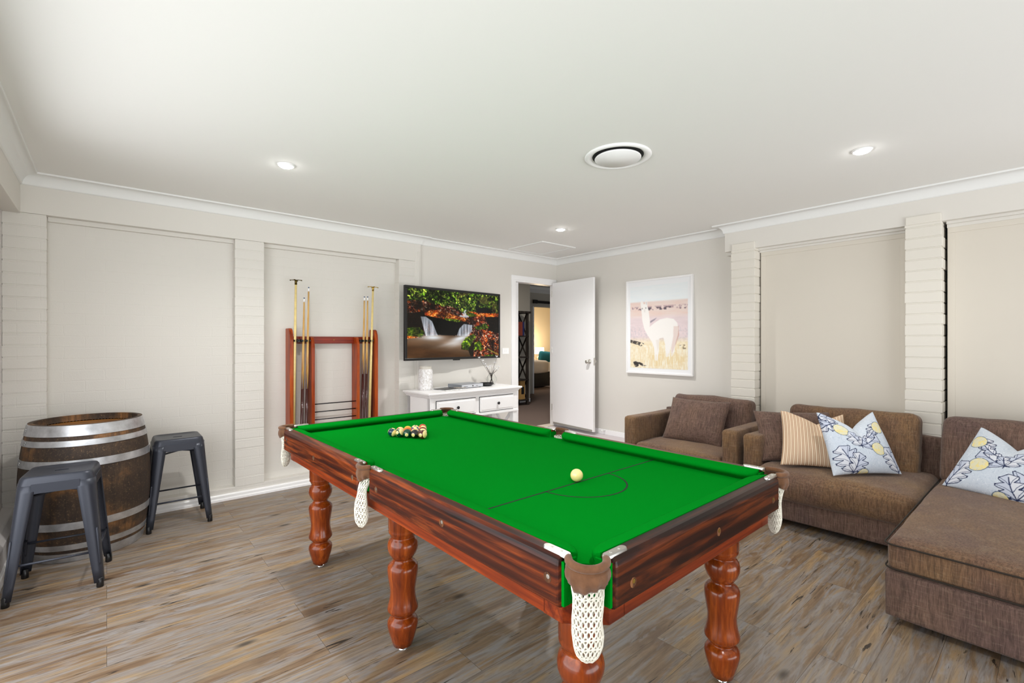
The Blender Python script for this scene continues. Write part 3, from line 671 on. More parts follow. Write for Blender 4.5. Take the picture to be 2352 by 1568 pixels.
for r in range(5):
    for c in range(5-r):
        p = p0+d*(2*BR+.0003)*(c+r*.5)+nrm*(2*BR+.0003)*.866*r
        col = NB[k]; o = link('pool_ball', sphere_mesh(BR, ball_mat('ball_'+col[0].replace(' ', '_'), col[1], kinds[k])), None, None, p, rots[k])
        tag(o, lab[k], 'ball', 'numbered balls racked in a triangle'); k += 1

# ================= CUE RACK =================
RXO = (1.775, 4.95, 0); RK = empty('cue_rack', RXO, 'red stained wooden cue rack on the painted brick wall', 'cue rack')
def upright(xa, xb_, zt, zb, yf):
    b = MB(); prof = [(4.945, zb), (yf, zb), (yf, zt-.11), (yf+.006, zt-.06), (yf+.030, zt-.012), (yf+.05, zt), (4.945, zt)]
    b.prism(prof, xa, xb_, 'x'); b.build('upright', M['rack'], RK, off=RXO, bevel=.004)
upright(1.325, 1.358, 1.540, .42, 4.80); upright(2.185, 2.218, 1.540, .42, 4.80); upright(1.528, 1.558, 1.46, .42, 4.80); upright(1.985, 2.015, 1.46, .42, 4.80)
MB().box(1.355, 2.19, 4.885, 4.915, 1.392, 1.463).build('crossbar', M['rackx'], RK, off=RXO, bevel=.003)
MB().box(1.355, 2.19, 4.79, 4.94, .42, .45).box(1.355, 2.19, 4.92, 4.94, .45, .53).build('base_shelf', M['rackx'], RK, off=RXO, bevel=.003)
for z in (.790, .712, .635): MB().tube([(1.55, 4.835, z), (1.99, 4.835, z)], .0055, 10).build('rod', M['satin_black'], RK, off=RXO, smooth=True)
for x in (1.381, 1.42, 1.457, 1.498, 2.035, 2.069, 2.105, 2.147):
    b = MB(); b.box(x-.014, x+.014, 4.835, 4.886, 1.405, 1.435); b.box(x-.017, x-.010, 4.79, 4.84, 1.412, 1.430); b.box(x+.010, x+.017, 4.79, 4.84, 1.412, 1.430)
    b.build('cue_clip', M['satin_black'], RK, off=RXO, bevel=.002)
# small screw
MB().lathe([(.006, 0), (.005, .002), (.001, .003)], M=Matrix.Translation((1.775, 4.885, 1.43)) @ Matrix.Rotation(PI/2, 4, 'X'), n=12).build('screw', M['brass'], RK, off=RXO)
def cue(xb_, xt, yb, yt, z1, L, label):
    t = empty('cue', (xb_, yb, .452), label, 'cue', 'cues standing in the rack')
    dv = Vector((xt-xb_, yt-yb, z1-.452)); up = dv.normalized(); Lr = dv.length
    R = up.to_track_quat('Z', 'Y').to_matrix().to_4x4()
    zb = .62 if L else .50
    MB().lathe([(.0145, 0), (.0148, .01), (.0135, zb)], M=R, n=20).build('butt', M['butt'], t, smooth=True)
    b = MB(); # spliced points running up from the butt
    for a in (0, PI/2, PI, 3*PI/2):
        P = [[(.0137*math.cos(a+w*(1-q)*.62)*1.0, .0137*math.sin(a+w*(1-q)*.62), zb-.002+q*.16) for w in (-1, -.5, 0, .5, 1)] for q in (0, .25, .5, .75, 1)]
        b.grid([[tuple(R @ Vector((p[0], p[1], p[2]))) for p in row] for row in P])
    b.build('splice', M['butt'], t, smooth=True)
    MB().lathe([(.0133, zb), (.0120, zb+.25), (.0075, Lr-.045)], M=R, n=20).build('shaft', M['maple'], t, smooth=True)
    MB().lathe([(.0072, Lr-.045), (.0068, Lr-.012)], M=R, n=16).build('ferrule', M['white'], t, smooth=True)
    MB().lathe([(.0066, Lr-.012), (.0060, Lr-.003), (.001, Lr)], M=R, n=16).build('tip', plain('blue_tip', sr(50, 80, 120), .8), t, smooth=True)
cue(1.440, 1.461, 4.83, 4.815, 1.842, 0, 'shorter wooden cue left of the tall one in the rack left bay')
cue(1.483, 1.503, 4.83, 4.815, 1.948, 0, 'tallest wooden cue, beside the left inner upright of the rack')
cue(2.050, 2.071, 4.83, 4.815, 1.891, 1, 'wooden cue next to the right inner upright of the rack')
cue(2.090, 2.107, 4.83, 4.815, 1.893, 1, 'wooden cue between its twin and the right cross rest')
def rest(xb_, xt, z1, hm, label, tilt):
    t = empty('cue_rest', (xb_, 4.83, .452), label, 'cue rest', 'cue rests in the rack'); L = z1-.452
    R = Vector((xt-xb_, -.02, L)).normalized().to_track_quat('Z', 'Y').to_matrix().to_4x4()
    MB().lathe([(.0145, 0), (.0125, L*.5), (.0100, L-.02)], M=R, n=20).build('pole', M['pale_pole'], t, smooth=True)
    b = MB(); T2 = R @ Matrix.Translation((0, 0, L-.02)) @ Matrix.Rotation(tilt, 4, 'Z')
    b.lathe([(.011, -.03), (.011, .012), (.006, .018)], M=T2, n=16)
    for a in (0, PI/2, PI, 3*PI/2):
        pts = [T2 @ Vector((math.cos(a)*r_, math.sin(a)*r_, .012+.004*math.sin(r_*60))) for r_ in (.0, .02, .04, .055)]
        b.tube(pts, [.005, .004, .003, .006], 8)
    b.build('cross_head', hm, t, smooth=True)
rest(1.365, 1.383, 2.010, M['dark_brass'], 'pale rest pole with dark cross head at the far left of the rack', .3)
rest(2.128, 2.165, 2.003, M['brass'], 'pale rest pole with bright brass cross head at the right of the rack', .3)

# ================= BARREL =================
def barrel_mat():
    m, nt, b = newmat('old_oak_staves'); b.inputs['Roughness'].default_value = .7
    tc = N(nt, 'ShaderNodeTexCoord'); sx = N(nt, 'ShaderNodeSeparateXYZ'); nt.links.new(tc.outputs['Object'], sx.inputs[0])
    at = N(nt, 'ShaderNodeMath', operation='ARCTAN2'); nt.links.new(sx.outputs[1], at.inputs[0]); nt.links.new(sx.outputs[0], at.inputs[1])
    ml = N(nt, 'ShaderNodeMath', operation='MULTIPLY'); nt.links.new(at.outputs[0], ml.inputs[0]); ml.inputs[1].default_value = 27/(2*PI)
    fl = N(nt, 'ShaderNodeMath', operation='FLOOR'); nt.links.new(ml.outputs[0], fl.inputs[0])
    wn = N(nt, 'ShaderNodeTexWhiteNoise', noise_dimensions='1D'); nt.links.new(fl.outputs[0], wn.inputs['W'])
    g = noise(nt, mapping(nt, (30, 30, 3)), 1.5, 5, .7); s = noise(nt, mapping(nt), 90, 5, .75); big = noise(nt, mapping(nt), 4.0, 4, .6)
    c = ramp(nt, big, [(.40, sr(52, 38, 28)), (.55, sr(78, 58, 40)), (.66, sr(150, 104, 58)), (.78, sr(170, 122, 70))])
    c = mix(nt, ramp(nt, g, [(.35, .6), (.6, 0.0)]), c, sr(36, 26, 20))
    c = mix(nt, ramp(nt, s, [(.56, 0.0), (.70, .7)]), c, sr(158, 126, 88))
    c = mix(nt, ramp(nt, wn.outputs['Value'], [(0, .45), (1, 0.0)]), c, sr(44, 33, 26))
    fr = N(nt, 'ShaderNodeMath', operation='FRACT'); nt.links.new(ml.outputs[0], fr.inputs[0])
    c = mix(nt, ramp(nt, fr.outputs[0], [(0.0, .8), (.035, 0.0)]), c, (.01, .008, .006))
    nt.links.new(c, b.inputs['Base Color']); bump(nt, b, s, .35, .004); return m
BX, BY, BH = -.099, 4.428, .875
B_ = empty('wine_barrel', (BX, BY, 0), 'old oak wine barrel with galvanised hoops standing in the corner', 'barrel')
def br_(z): u = (z-BH/2)/(BH/2); return .298+(.347-.298)*(1-abs(u)**2.1)
prof = [(br_(z)-.001, z) for z in [i*BH/28 for i in range(29)]]
inner = [(.272, BH), (.270, BH-.035), (.268, BH-.040)]
MB().lathe([(.27, 0)]+prof+inner, n=108, cap=False).build('stave_body', barrel_mat(), B_, auto=40)
hm = stained('barrel_head_oak', 'x', sr(150, 98, 44), sr(88, 56, 26), sr(176, 122, 58), 1, .7, 0)
MB().lathe([(.001, BH-.045), (.2705, BH-.045), (.2705, BH-.06), (.001, BH-.06)], n=108, cap=False).build('head', hm, B_, auto=40)
gal = plain('galvanised_steel', (.55, .56, .58), .42, .85, var=(14, .25), nbump=(60, .1))
for i, (za, zb) in enumerate(((.805, .873), (.742, .778), (.607, .655), (.215, .262), (.082, .118), (.002, .060))):
    n = 4; pr_ = [(br_(za+(zb-za)*k/n)+.0035, za+(zb-za)*k/n) for k in range(n+1)]; pi = [(r-.0045, z) for r, z in reversed(pr_)]
    h = MB().lathe(pr_+pi+[pr_[0]], n=96, cap=False).build('hoop', gal, B_, auto=40)
    rb = MB(); zc = (za+zb)/2
    for q in ((0, -.006), (.03, .006)):
        a = math.radians(196+(i*7) % 13)+q[0]; r_ = br_(zc)+.003
        rb.lathe([(.006, 0), (.005, .003), (.001, .004)], M=Matrix.Translation((r_*math.cos(a), r_*math.sin(a), zc+q[1])) @ Vector((math.cos(a), math.sin(a), 0)).to_track_quat('Z', 'Y').to_matrix().to_4x4(), n=10)
    rb.build('rivet', gal, h)

# ================= METAL STOOLS =================
def make_stool(loc, rz, label):
    t = empty('metal_stool', loc, label, 'stool', 'tall metal stools beside the barrel', rz=rz)
    H = .668; hs = .152; rr = .045
    def rsq(h, r, z, n=8):
        pts = []
        for (sx, sy, a0) in ((1, 1, 0), (-1, 1, PI/2), (-1, -1, PI), (1, -1, 3*PI/2)):
            for k in range(n+1):
                a = a0+PI/2*k/n; pts.append((sx*(h-r)+r*math.cos(a), sy*(h-r)+r*math.sin(a), z))
        return pts
    # seat pan with centre slot: rings
    b = MB(); rings = [rsq(hs+.010, rr, H-.050), rsq(hs+.006, rr, H-.03), rsq(hs+.002, rr, H-.012), rsq(hs-.006, rr-.004, H-.001), rsq(hs-.014, rr-.008, H), rsq(hs-.03, rr-.015, H-.006), rsq(hs-.07, .02, H-.0075)]
    n = len(rings[0])
    slot = [(math.copysign(.030, p[0]), math.copysign(.011, p[1]), H-.0075) for p in rings[-1]]
    rings.append([(p[0]*.98+0*i, p[1], p[2]) for i, p in enumerate(slot)]); rings.append([(p[0], p[1], H-.020) for p in slot])
    for q in rings: b.v += q
    for j in range(len(rings)-1):
        for k in range(n): b.f.append((j*n+k, j*n+(k+1) % n, (j+1)*n+(k+1) % n, (j+1)*n+k))
    o = b.build('seat', M['gun'], t, auto=50)
    MB().box(-.032, .032, -.013, .013, H-.024, H-.019).build('hand_slot', M['satin_black'], t)
    # legs
    for (sx, sy) in ((1, 1), (-1, 1), (-1, -1), (1, -1)):
        P = []; zs = [H-.046, H-.085, H-.10, H-.2, .40, .25, .10, .03]
        for z in zs:
            q = (H-.06-z)/(H-.06); h = hs+.0095+(.209-hs-.0095)*q
            w = .078-.040*q
            r_ = .045-.022*q; row = []
            row.append((sx*(h-w), sy*h, z)); row.append((sx*(h-w*.5-r_*.3), sy*h, z))
            for k in range(7):
                a = PI/2-PI/2*k/6; row.append((sx*(h-r_+r_*math.cos(a)), sy*(h-r_+r_*math.sin(a)), z))
            row.append((sx*h, sy*(h-w*.5-r_*.3), z)); row.append((sx*h, sy*(h-w), z)); P.append(row)
        lg = MB().grid(P).build('leg', M['gun'], t, smooth=True); s_ = lg.modifiers.new('s', 'SOLIDIFY'); s_.thickness = .004; s_.offset = 0
        c = .205; MB().lathe([(.016, 0), (.0175, .004), (.0165, .05), (.012, .055)], (sx*(c-.014), sy*(c-.014), 0), 16).build('foot_cap', M['satin_black'], lg, smooth=True)
        zt, zb = .34, .13; cc = lambda z: hs+.011+(.209-hs-.011)*((H-.06-z)/(H-.06))-.0095
        MB().tube([(sx*(cc(z)+.001), sy*(cc(z)+.001), z) for z in (zb, zb+.01, zt-.01, zt)], [.003, .006, .006, .003], 8).build('pressed_rib', M['gun'], lg, smooth=True)
    b = MB()
    for a in range(4):
        R = Matrix.Rotation(a*PI/2, 4, 'Z'); b.box(-.10, .10, -hs-.013, -hs-.009, H-.092, H-.040, M=R)
    b.build('apron', M['gun'], t)
    # footrest bars
    for a in range(4):
        z = .205 if a % 2 == 0 else .225; h = .188; R = Matrix.Rotation(a*PI/2, 4, 'Z')
        MB().tube([R @ Vector((-h+.012, -h+.004, z)), R @ Vector((h-.012, -h+.004, z))], .0065, 8).build('foot_bar', M['gun'], t, smooth=True)
    b = MB(); z = H-.112
    for s in (1, -1): b.box(-.205, .205, -.009, .009, z-.004-(s > 0)*.006, z+.004-(s > 0)*.006, M=Matrix.Rotation(s*PI/4, 4, 'Z'))
    b.build('cross_brace', M['gun'], t)
    return t
make_stool((-.2, 3.822, 0), -.10, 'dark metal stool standing in front of the barrel, nearest the left edge')
make_stool((.425, 4.56, 0), 0.0, 'dark metal stool standing against the wall right of the barrel')

# ================= CONSOLE TABLE =================
CZ = .875; crz = math.radians(1.6); CO = Vector((2.51, 4.24, 0))
K = empty('console_table', CO, 'white console table with two drawers and crossed side braces', 'console table', rz=crz)
CWd, CD = 1.325, .54
b = MB()
b.box(0, CWd, 0, CD, CZ-.022, CZ); b.build('top', M['white'], K, bevel=.006)
b = MB()
for (i_, za, zb) in ((.014, CZ-.034, CZ-.020), (.026, CZ-.048, CZ-.033), (.036, CZ-.060, CZ-.047)): b.box(i_, CWd-i_, i_, CD-.01, za, zb)
b.build('moulding', M['white'], K, bevel=.005)
ca = .045
b = MB(); b.box(ca, CWd-ca, ca+.006, ca+.026, CZ-.285, CZ-.055); b.box(ca, ca+.02, ca+.01, CD-.03, CZ-.285, CZ-.055); b.box(CWd-ca-.02, CWd-ca, ca+.01, CD-.03, CZ-.285, CZ-.055); b.box(ca, CWd-ca, CD-.05, CD-.03, CZ-.285, CZ-.055)
b.box(ca-.012, CWd-ca+.012, ca-.012, CD-.02, CZ-.300, CZ-.280)
b.build('apron', M['white'], K, bevel=.003)
for x in (ca, CWd-ca-.065):
    for y in (ca, CD-.095):
        MB().box(x, x+.065, y, y+.065, .0, CZ-.055).box(x-.008, x+.073, y-.008, y+.073, .0, .06).box(x+.014, x+.051, y-.004, y+.01, CZ-.26, CZ-.09).build('leg', M['white'], K, bevel=.003)
for i in range(2):
    xa = .125+i*.578; dr = MB().box(xa, xa+.515, ca-.008, ca+.02, CZ-.262, CZ-.095).box(xa+.02, xa+.495, ca-.012, ca, CZ-.244, CZ-.113).build('drawer', M['white'], K, bevel=.004)
    MB().box(xa-.006, xa+.521, ca+.003, ca+.0075, CZ-.268, CZ-.089).build('gap_shade_sheet', M['black_gap'], K)  # black sheet painting the shade around the drawer front
    MB().lathe([(.006, 0), (.006, .012), (.016, .017), (.017, .024), (.011, .029), (.001, .030)], M=Matrix.Translation((xa+.2575, ca-.012, CZ-.178)) @ Matrix.Rotation(PI/2, 4, 'X'), n=20).build('knob', M['satin_black'], dr, smooth=True)
b = MB()
def xbr(b, pa, pb, za, zb):
    for s in (0, 1):
        A = Vector((*pa, za if s else zb)); Bq = Vector((*pb, zb if s else za)); dv = (Bq-A); L = dv.length
        R = Matrix.Translation(A) @ dv.to_track_quat('X', 'Z').to_matrix().to_4x4(); b.box(0, L, -.011, .011, -.016, .016, M=R)
xbr(b, (ca+.03, ca+.065), (ca+.03, CD-.095), .17, CZ-.30); xbr(b, (CWd-ca-.03, ca+.065), (CWd-ca-.03, CD-.095), .17, CZ-.30)
xbr(b, (CWd/2+.03, CD-.06), (CWd-ca-.06, CD-.06), .17, CZ-.30); xbr(b, (ca+.06, CD-.06), (CWd/2-.03, CD-.06), .17, CZ-.30)
b.build('cross_brace', M['white'], K, bevel=.002)
MB().box(CWd/2-.035, CWd/2+.035, CD-.09, CD-.04, .15, CZ-.29).build('back_post', M['white'], K, bevel=.002)
MB().box(.06, CWd-.06, .06, CD-.05, .13, .155).build('lower_shelf', M['white'], K, bevel=.003)
# ---- on the console
def shell_mat():
    m, nt, b = newmat('crackled_shell_glass'); b.inputs['Roughness'].default_value = .3
    vo = N(nt, 'ShaderNodeTexVoronoi', feature='DISTANCE_TO_EDGE'); vo.inputs['Scale'].default_value = 85; nt.links.new(mapping(nt), vo.inputs['Vector'])
    n_ = noise(nt, mapping(nt), 60, 3, .6); n2 = noise(nt, mapping(nt, (1, 1, 1)), 11, 3, .6)
    c = ramp(nt, n_, [(.35, sr(205, 200, 196)), (.6, sr(244, 243, 244))]); c = mix(nt, ramp(nt, vo.outputs[0], [(0, .35), (.08, 0.0)]), c, sr(150, 142, 132))
    nt.links.new(c, b.inputs['Base Color']); bump(nt, b, vo.outputs[0], .5, .004); return m
t = empty('candle_jar', (2.700, 4.63, CZ), 'white crackled mosaic glass jar at the left end of the console', 'jar')
MB().lathe([(.070, 0), (.077, .006), (.078, .02), (.078, .205), (.074, .222), (.066, .232)], n=40, cap=False).build('body', shell_mat(), t, smooth=True)
MB().lathe([(.066, .232), (.068, .262), (.065, .262), (.063, .232)], n=40, cap=False).build('rim', plain('pale_grey_glass', sr(205, 200, 190), .25, nbump=(70, .4)), t, auto=40)
MB().lathe([(.001, .20), (.072, .20), (.072, .19)], n=32, cap=False).build('wax', M['white'], t)
mag_cols = [(sr(232, 230, 228), 'white magazine lying open under the darker ones beside the jar'), (sr(40, 38, 40), 'black covered magazine on the white magazine beside the jar'), (sr(170, 160, 150), 'small grey brochure on the magazines near the set top box')]
for i, (c, l) in enumerate(mag_cols):
    w, h_ = [(.30, .21), (.24, .17), (.12, .08)][i]; z = CZ+.0005+i*.006
    o = MB().box(-w/2, w/2, -h_/2, h_/2, 0, .0055).build('magazine', plain('magazine_%d' % i, c, .35, var=(18, .5)), None, bevel=.001, loc=((2.93, 4.48), (2.90, 4.52), (3.05, 4.47))[i]+(z,), rot=(0, 0, (.12, .3, -.2)[i]))
    tag(o, l, 'magazine', 'magazines on the console')
t = empty('set_top_box', (3.21, 4.585, CZ), 'silver set top box lying in the middle of the console', 'set top box', rz=.14)
sil = plain('silver_plastic', sr(150, 155, 162), .35, .4)
MB().box(-.17, .17, -.12, .12, .006, .046).build('case', sil, t, bevel=.004)
MB().box(-.168, .168, -.124, -.119, .008, .042).build('front_panel', plain('pale_silver', sr(196, 199, 204), .4, .2), t, bevel=.002)
MB().lathe([(.007, 0), (.007, .004), (.001, .005)], M=Matrix.Translation((0, -.124, .026)) @ Matrix.Rotation(PI/2, 4, 'X'), n=16).build('power_button', M['satin_black'], t)
MB().box(-.14, -.08, -.1255, -.1235, .020, .026).box(.05, .08, -.1255, -.1235, .022, .028).build('marking', plain('grey_print', sr(110, 112, 118), .5), t)
b = MB()
for x in (-.14, .14):
    for y in (-.1, .1): b.lathe([(.01, 0), (.01, .007)], (x, y, 0), 10)
b.build('rubber_foot', M['satin_black'], t)
t = empty('bowl', (3.50, 4.56, CZ), 'shallow black bowl between the set top box and flower vase', 'bowl')
MB().lathe([(.001, .004), (.05, .004), (.075, .02), (.085, .038), (.088, .038), (.080, .016), (.055, 0), (.001, 0)], n=32, cap=False).build('dish', M['satin_black'], t, smooth=True)
t = empty('flower_vase', (3.66, 4.66, CZ), 'small clear glass vase at the right end of the console', 'vase')
mg, ntg, bg_ = newmat('clear_glass'); bg_.inputs['Transmission Weight'].default_value = 1; bg_.inputs['Roughness'].default_value = .02; bg_.inputs['IOR'].default_value = 1.3; bg_.inputs['Base Color'].default_value = (.97, .98, .97, 1)
MB().lathe([(.001, .004), (.04, .004), (.052, .02), (.064, .055), (.062, .085), (.045, .115), (.028, .135), (.030, .145), (.0275, .145), (.0255, .135), (.043, .113), (.0595, .084), (.0615, .055), (.050, .022), (.038, .002), (.001, .001)], n=40, cap=False).build('glass', mg, t, smooth=True)
t = empty('magnolia_branch', (3.66, 4.66, CZ+.01), 'white magnolia blossoms on dark twigs in the clear vase', 'flowers')
tw = MB(); fl = MB(); rnd = random.Random(4)
def petal_flower(c, s):
    for k in range(6):
        a = k*PI/3+rnd.uniform(-.3, .3); e = rnd.uniform(.3, 1.1); dr = Vector((math.cos(a)*math.cos(e), math.sin(a)*math.cos(e), math.sin(e))); sd = dr.cross(Vector((0, 0, 1))).normalized(); up_ = sd.cross(dr)
        P = [[tuple(c+dr*s*q+sd*s*.34*math.sin(PI*min(1, q*.9+.08))*w+up_*s*(.18*(1-q)+.10*abs(w))) for w in (-1, 0, 1)] for q in (0, .3, .6, .85, 1)]
        fl.grid(P)
for i, (dx, dy, h_) in enumerate([(-.155, .05, .318), (-.12, .02, .28), (-.08, .03, .235), (-.045, -.02, .20), (.01, .02, .215), (.05, -.03, .20), (.075, .03, .25), (.105, .03, .325), (.088, -.01, .17), (-.10, -.03, .21), (.115, .0, .20), (.02, -.04, .18)]):
    root = Vector((rnd.uniform(-.03, .03)-dx*.2, rnd.uniform(-.02, .02), .0)); mid_ = Vector((dx*.18, dy*.2, .125)); tip_ = Vector((dx, dy, h_))
    pts = [root, mid_*.5+root*.5, mid_, mid_*.5+tip_*.5+Vector((rnd.uniform(-.012, .012), 0, .004)), tip_]
    tw.tube(pts, [.0022, .0022, .002, .0017, .001], 6)
    petal_flower(tip_, rnd.uniform(.026, .034))
    if i in (0, 1, 6, 7, 9): petal_flower(mid_*.35+tip_*.65+Vector((.008, 0, 0)), .022)
tw.build('twig', plain('dark_twig', sr(52, 40, 34), .8), t, smooth=True)
o = fl.build('blossom', plain('white_petal', sr(250, 249, 250), .6), t, smooth=True); o.modifiers.new('s', 'SUBSURF').levels = 1

# ================= TV =================
# tiny paint box: arrays of shape (H, W, 3) in sRGB 0..1, v downwards
def fbm(Hh, Ww, fx, fy, oct=4, seed=0, g=.55):
    rng = np.random.default_rng(seed); out = np.zeros((Hh, Ww)); amp = 1; tot = 0
    for o_ in range(oct):
        gx, gy = max(2, int(fx*2**o_)), max(2, int(fy*2**o_)); G = rng.random((gy+2, gx+2))
        X = np.linspace(0, gx, Ww, endpoint=False); Y = np.linspace(0, gy, Hh, endpoint=False)
        xi = X.astype(int); yi = Y.astype(int); fx_ = X-xi; fy_ = Y-yi; fx_ = fx_*fx_*(3-2*fx_); fy_ = (fy_*fy_*(3-2*fy_))[:, None]
        a = G[np.ix_(yi, xi)]*(1-fx_)+G[np.ix_(yi, xi+1)]*fx_; c = G[np.ix_(yi+1, xi)]*(1-fx_)+G[np.ix_(yi+1, xi+1)]*fx_
        out += amp*(a*(1-fy_)+c*fy_); tot += amp; amp *= g
    return out/tot
def canvas(Hh, Ww):
    v, u = np.mgrid[0:Hh, 0:Ww]; return (u+.5)/Ww, (v+.5)/Hh
def inpoly(U, V, poly, soft=0):
    ins = np.zeros(U.shape, bool); n = len(poly)
    for i in range(n):
        xa, ya = poly[i]; xb_, yb = poly[(i+1) % n]
        if ya == yb: continue
        c = ((V < ya) != (V < yb)) & (U < (xb_-xa)*(V-ya)/(yb-ya)+xa); ins ^= c
    return ins
def segd(U, V, pts, asp=1.0):
    D = np.full(U.shape, 9.0)
    for (xa, ya), (xb_, yb) in zip(pts[:-1], pts[1:]):
        dx, dy = xb_-xa, (yb-ya)*asp; L = dx*dx+dy*dy+1e-12
        t_ = np.clip(((U-xa)*dx+(V-ya)*asp*dy)/L, 0, 1); D = np.minimum(D, np.hypot(U-xa-t_*dx, (V-ya)*asp-t_*dy))
    return D
def lay(I, mask, col, a=1.0):
    m_ = (mask*a)[..., None] if mask.dtype != bool else (mask.astype(float)*a)[..., None]
    I[:] = I*(1-m_)+np.asarray(col)*m_ if not (isinstance(col, np.ndarray) and col.ndim == 3) else I*(1-m_)+col*m_
def s2l(I): I = np.clip(I, 0, 1); return np.where(I <= .04045, I/12.92, ((I+.055)/1.055)**2.4)
def put_colors(me, cols):   # cols per vertex (n,3) linear
    a = me.color_attributes.new('Col', 'FLOAT_COLOR', 'POINT'); c = np.ones((len(me.vertices), 4), np.float32); c[:, :3] = cols; a.data.foreach_set('color', c.ravel())
def picture_mesh(Wm, Hm, I):   # upright in local XZ, facing -Y, origin at centre
    Hh, Ww = I.shape[:2]; xs = np.linspace(-Wm/2, Wm/2, Ww); zs = np.linspace(Hm/2, -Hm/2, Hh)
    X, Z = np.meshgrid(xs, zs); V = np.stack([X, np.zeros_like(X), Z], -1).reshape(-1, 3)
    idx = np.arange(Hh*Ww).reshape(Hh, Ww); F = np.stack([idx[:-1, :-1], idx[1:, :-1], idx[1:, 1:], idx[:-1, 1:]], -1).reshape(-1, 4)
    me = bpy.data.meshes.new('picture'); me.from_pydata(V.tolist(), [], F.tolist()); put_colors(me, s2l(I).reshape(-1, 3)); return me
def leaves(Hh, Ww, pal, fx, fy, seed):
    rng = np.random.default_rng(seed); U, V = canvas(Hh, Ww); gx, gy = int(fx*2.2), int(fy*2.2)
    K = rng.integers(0, len(pal), (gy, gx)); Bt = rng.random((gy, gx))*.9+.45
    du = (fbm(Hh, Ww, fx, fy, 2, seed+1)-.5)*3.2/gx; dv = (fbm(Hh, Ww, fx, fy, 2, seed+2)-.5)*3.2/gy
    iu = np.clip(((U+du)*gx).astype(int), 0, gx-1); iv = np.clip(((V+dv)*gy).astype(int), 0, gy-1)
    sh = fbm(Hh, Ww, 12, 8, 3, seed+3); return np.array(pal)[K[iv, iu]]*(Bt[iv, iu]*(.35+1.15*np.clip((sh-.25)*1.8, 0, 1)))[..., None]
def blur(I, n=1):
    for _ in range(n):
        P = np.pad(I, ((1, 1), (1, 1), (0, 0)), 'edge'); I = (P[1:-1, 1:-1]*4+P[:-2, 1:-1]*2+P[2:, 1:-1]*2+P[1:-1, :-2]*2+P[1:-1, 2:]*2+P[:-2, :-2]+P[2:, 2:]+P[:-2, 2:]+P[2:, :-2])/16
    return I
def stream_picture():
    Hh, Ww = 225, 400; U, V = canvas(Hh, Ww); I = np.zeros((Hh, Ww, 3))
    G = leaves(Hh, Ww, [(.05, .07, .02), (.12, .2, .04), (.28, .42, .08), (.10, .14, .03), (.5, .56, .2), (.07, .08, .03)], 40, 26, 1)
    Rr = leaves(Hh, Ww, [(.12, .03, .02), (.45, .12, .05), (.62, .25, .1), (.16, .07, .03), (.75, .35, .12), (.3, .1, .05), (.8, .65, .55)], 48, 34, 2)
    O = leaves(Hh, Ww, [(.8, .32, .08), (.9, .5, .12), (.6, .18, .06), (.95, .66, .35), (.5, .15, .05)], 46, 40, 3)
    Mo = leaves(Hh, Ww, [(.2, .3, .04), (.38, .5, .08), (.12, .2, .03), (.5, .6, .12)], 26, 22, 4)
    w = .13+.12*fbm(Hh, Ww, 7, 4, 4, 6)+(.12*np.clip((U-.25)*2.5, 0, 1)); lay(I, V < 2, Rr); lay(I, V < w, G*1.25); lay(I, (fbm(Hh, Ww, 16, 9, 3, 66) > .60) & (V < .3) & (U > .5), np.zeros_like(I)+(.42, .36, .18), .5)
    dk = fbm(Hh, Ww, 9, 7, 3, 8); lay(I, (dk < .36) & (V < .40), (.04, .04, .025), .6)
    lay(I, inpoly(U, V, [(0, .36), (.2, .32), (.2, .40), (.15, .60), (.16, .68), (0, .66)]), (.05, .035, .025), .9)
    lay(I, inpoly(U, V, [(0, .56), (.12, .56), (.17, .63), (.14, .70), (0, .68)]), Mo, .8); lay(I, inpoly(U, V, [(0, .68), (.09, .69), (.08, .73), (0, .73)]), O)
    lay(I, inpoly(U, V, [(.14, .40), (.17, .36), (.6, .44), (.66, .50), (.6, .55), (.55, .64), (.46, .68), (.30, .68), (.22, .5)]), (.012, .012, .010))
    lay(I, inpoly(U, V, [(.17, .34), (.24, .29), (.45, .345), (.62, .41), (.60, .45), (.36, .425), (.17, .38)]), O)
    lay(I, inpoly(U, V, [(.37, .41), (.5, .42), (.57, .45), (.5, .46), (.38, .44)]), Mo)
    lay(I, inpoly(U, V, [(.58, .33), (.66, .29), (1, .30), (1, .35), (.8, .37), (.63, .37)]), O); lay(I, inpoly(U, V, [(.59, .34), (.66, .30), (.74, .345), (.66, .37)]), Mo)
    lay(I, inpoly(U, V, [(.72, .24), (.84, .20), (.93, .27), (.9, .30), (.73, .30)]), (.03, .03, .025))
    lay(I, inpoly(U, V, [(.63, .40), (.8, .39), (.88, .50), (.84, .56), (.7, .55), (.62, .46)]), Rr); lay(I, inpoly(U, V, [(.7, .53), (.84, .46), (.88, .52), (.85, .565), (.72, .57)]), Mo)
    lay(I, inpoly(U, V, [(.82, .36), (1, .35), (1, .62), (.86, .58), (.88, .5), (.84, .42)]), (.03, .03, .02), .92)
    lay(I, inpoly(U, V, [(.66, .57), (.78, .57), (.76, .63), (.66, .66)]), (.01, .01, .01))
    wat = np.zeros_like(I)+np.array((.30, .19, .10)); f = fbm(Hh, Ww, 4, 9, 4, 9); wat = wat*(.55+.8*f)[..., None]; sheen = np.clip(1-np.abs((V-.70)-(U-.1)*.25)*6, 0, 1); wat += (sheen*.25)[..., None]
    lay(I, inpoly(U, V, [(0, .72), (.14, .70), (.2, .66), (.5, .67), (.62, .62), (.56, .84), (.66, .92), (.68, 1.01), (0, 1.01)]), np.clip(wat, 0, 1))
    # falls
    st = fbm(Hh, Ww, 60, 3, 2, 10); fall = np.zeros_like(I)+(.35+.75*st)[..., None]*np.array((.92, .95, 1))
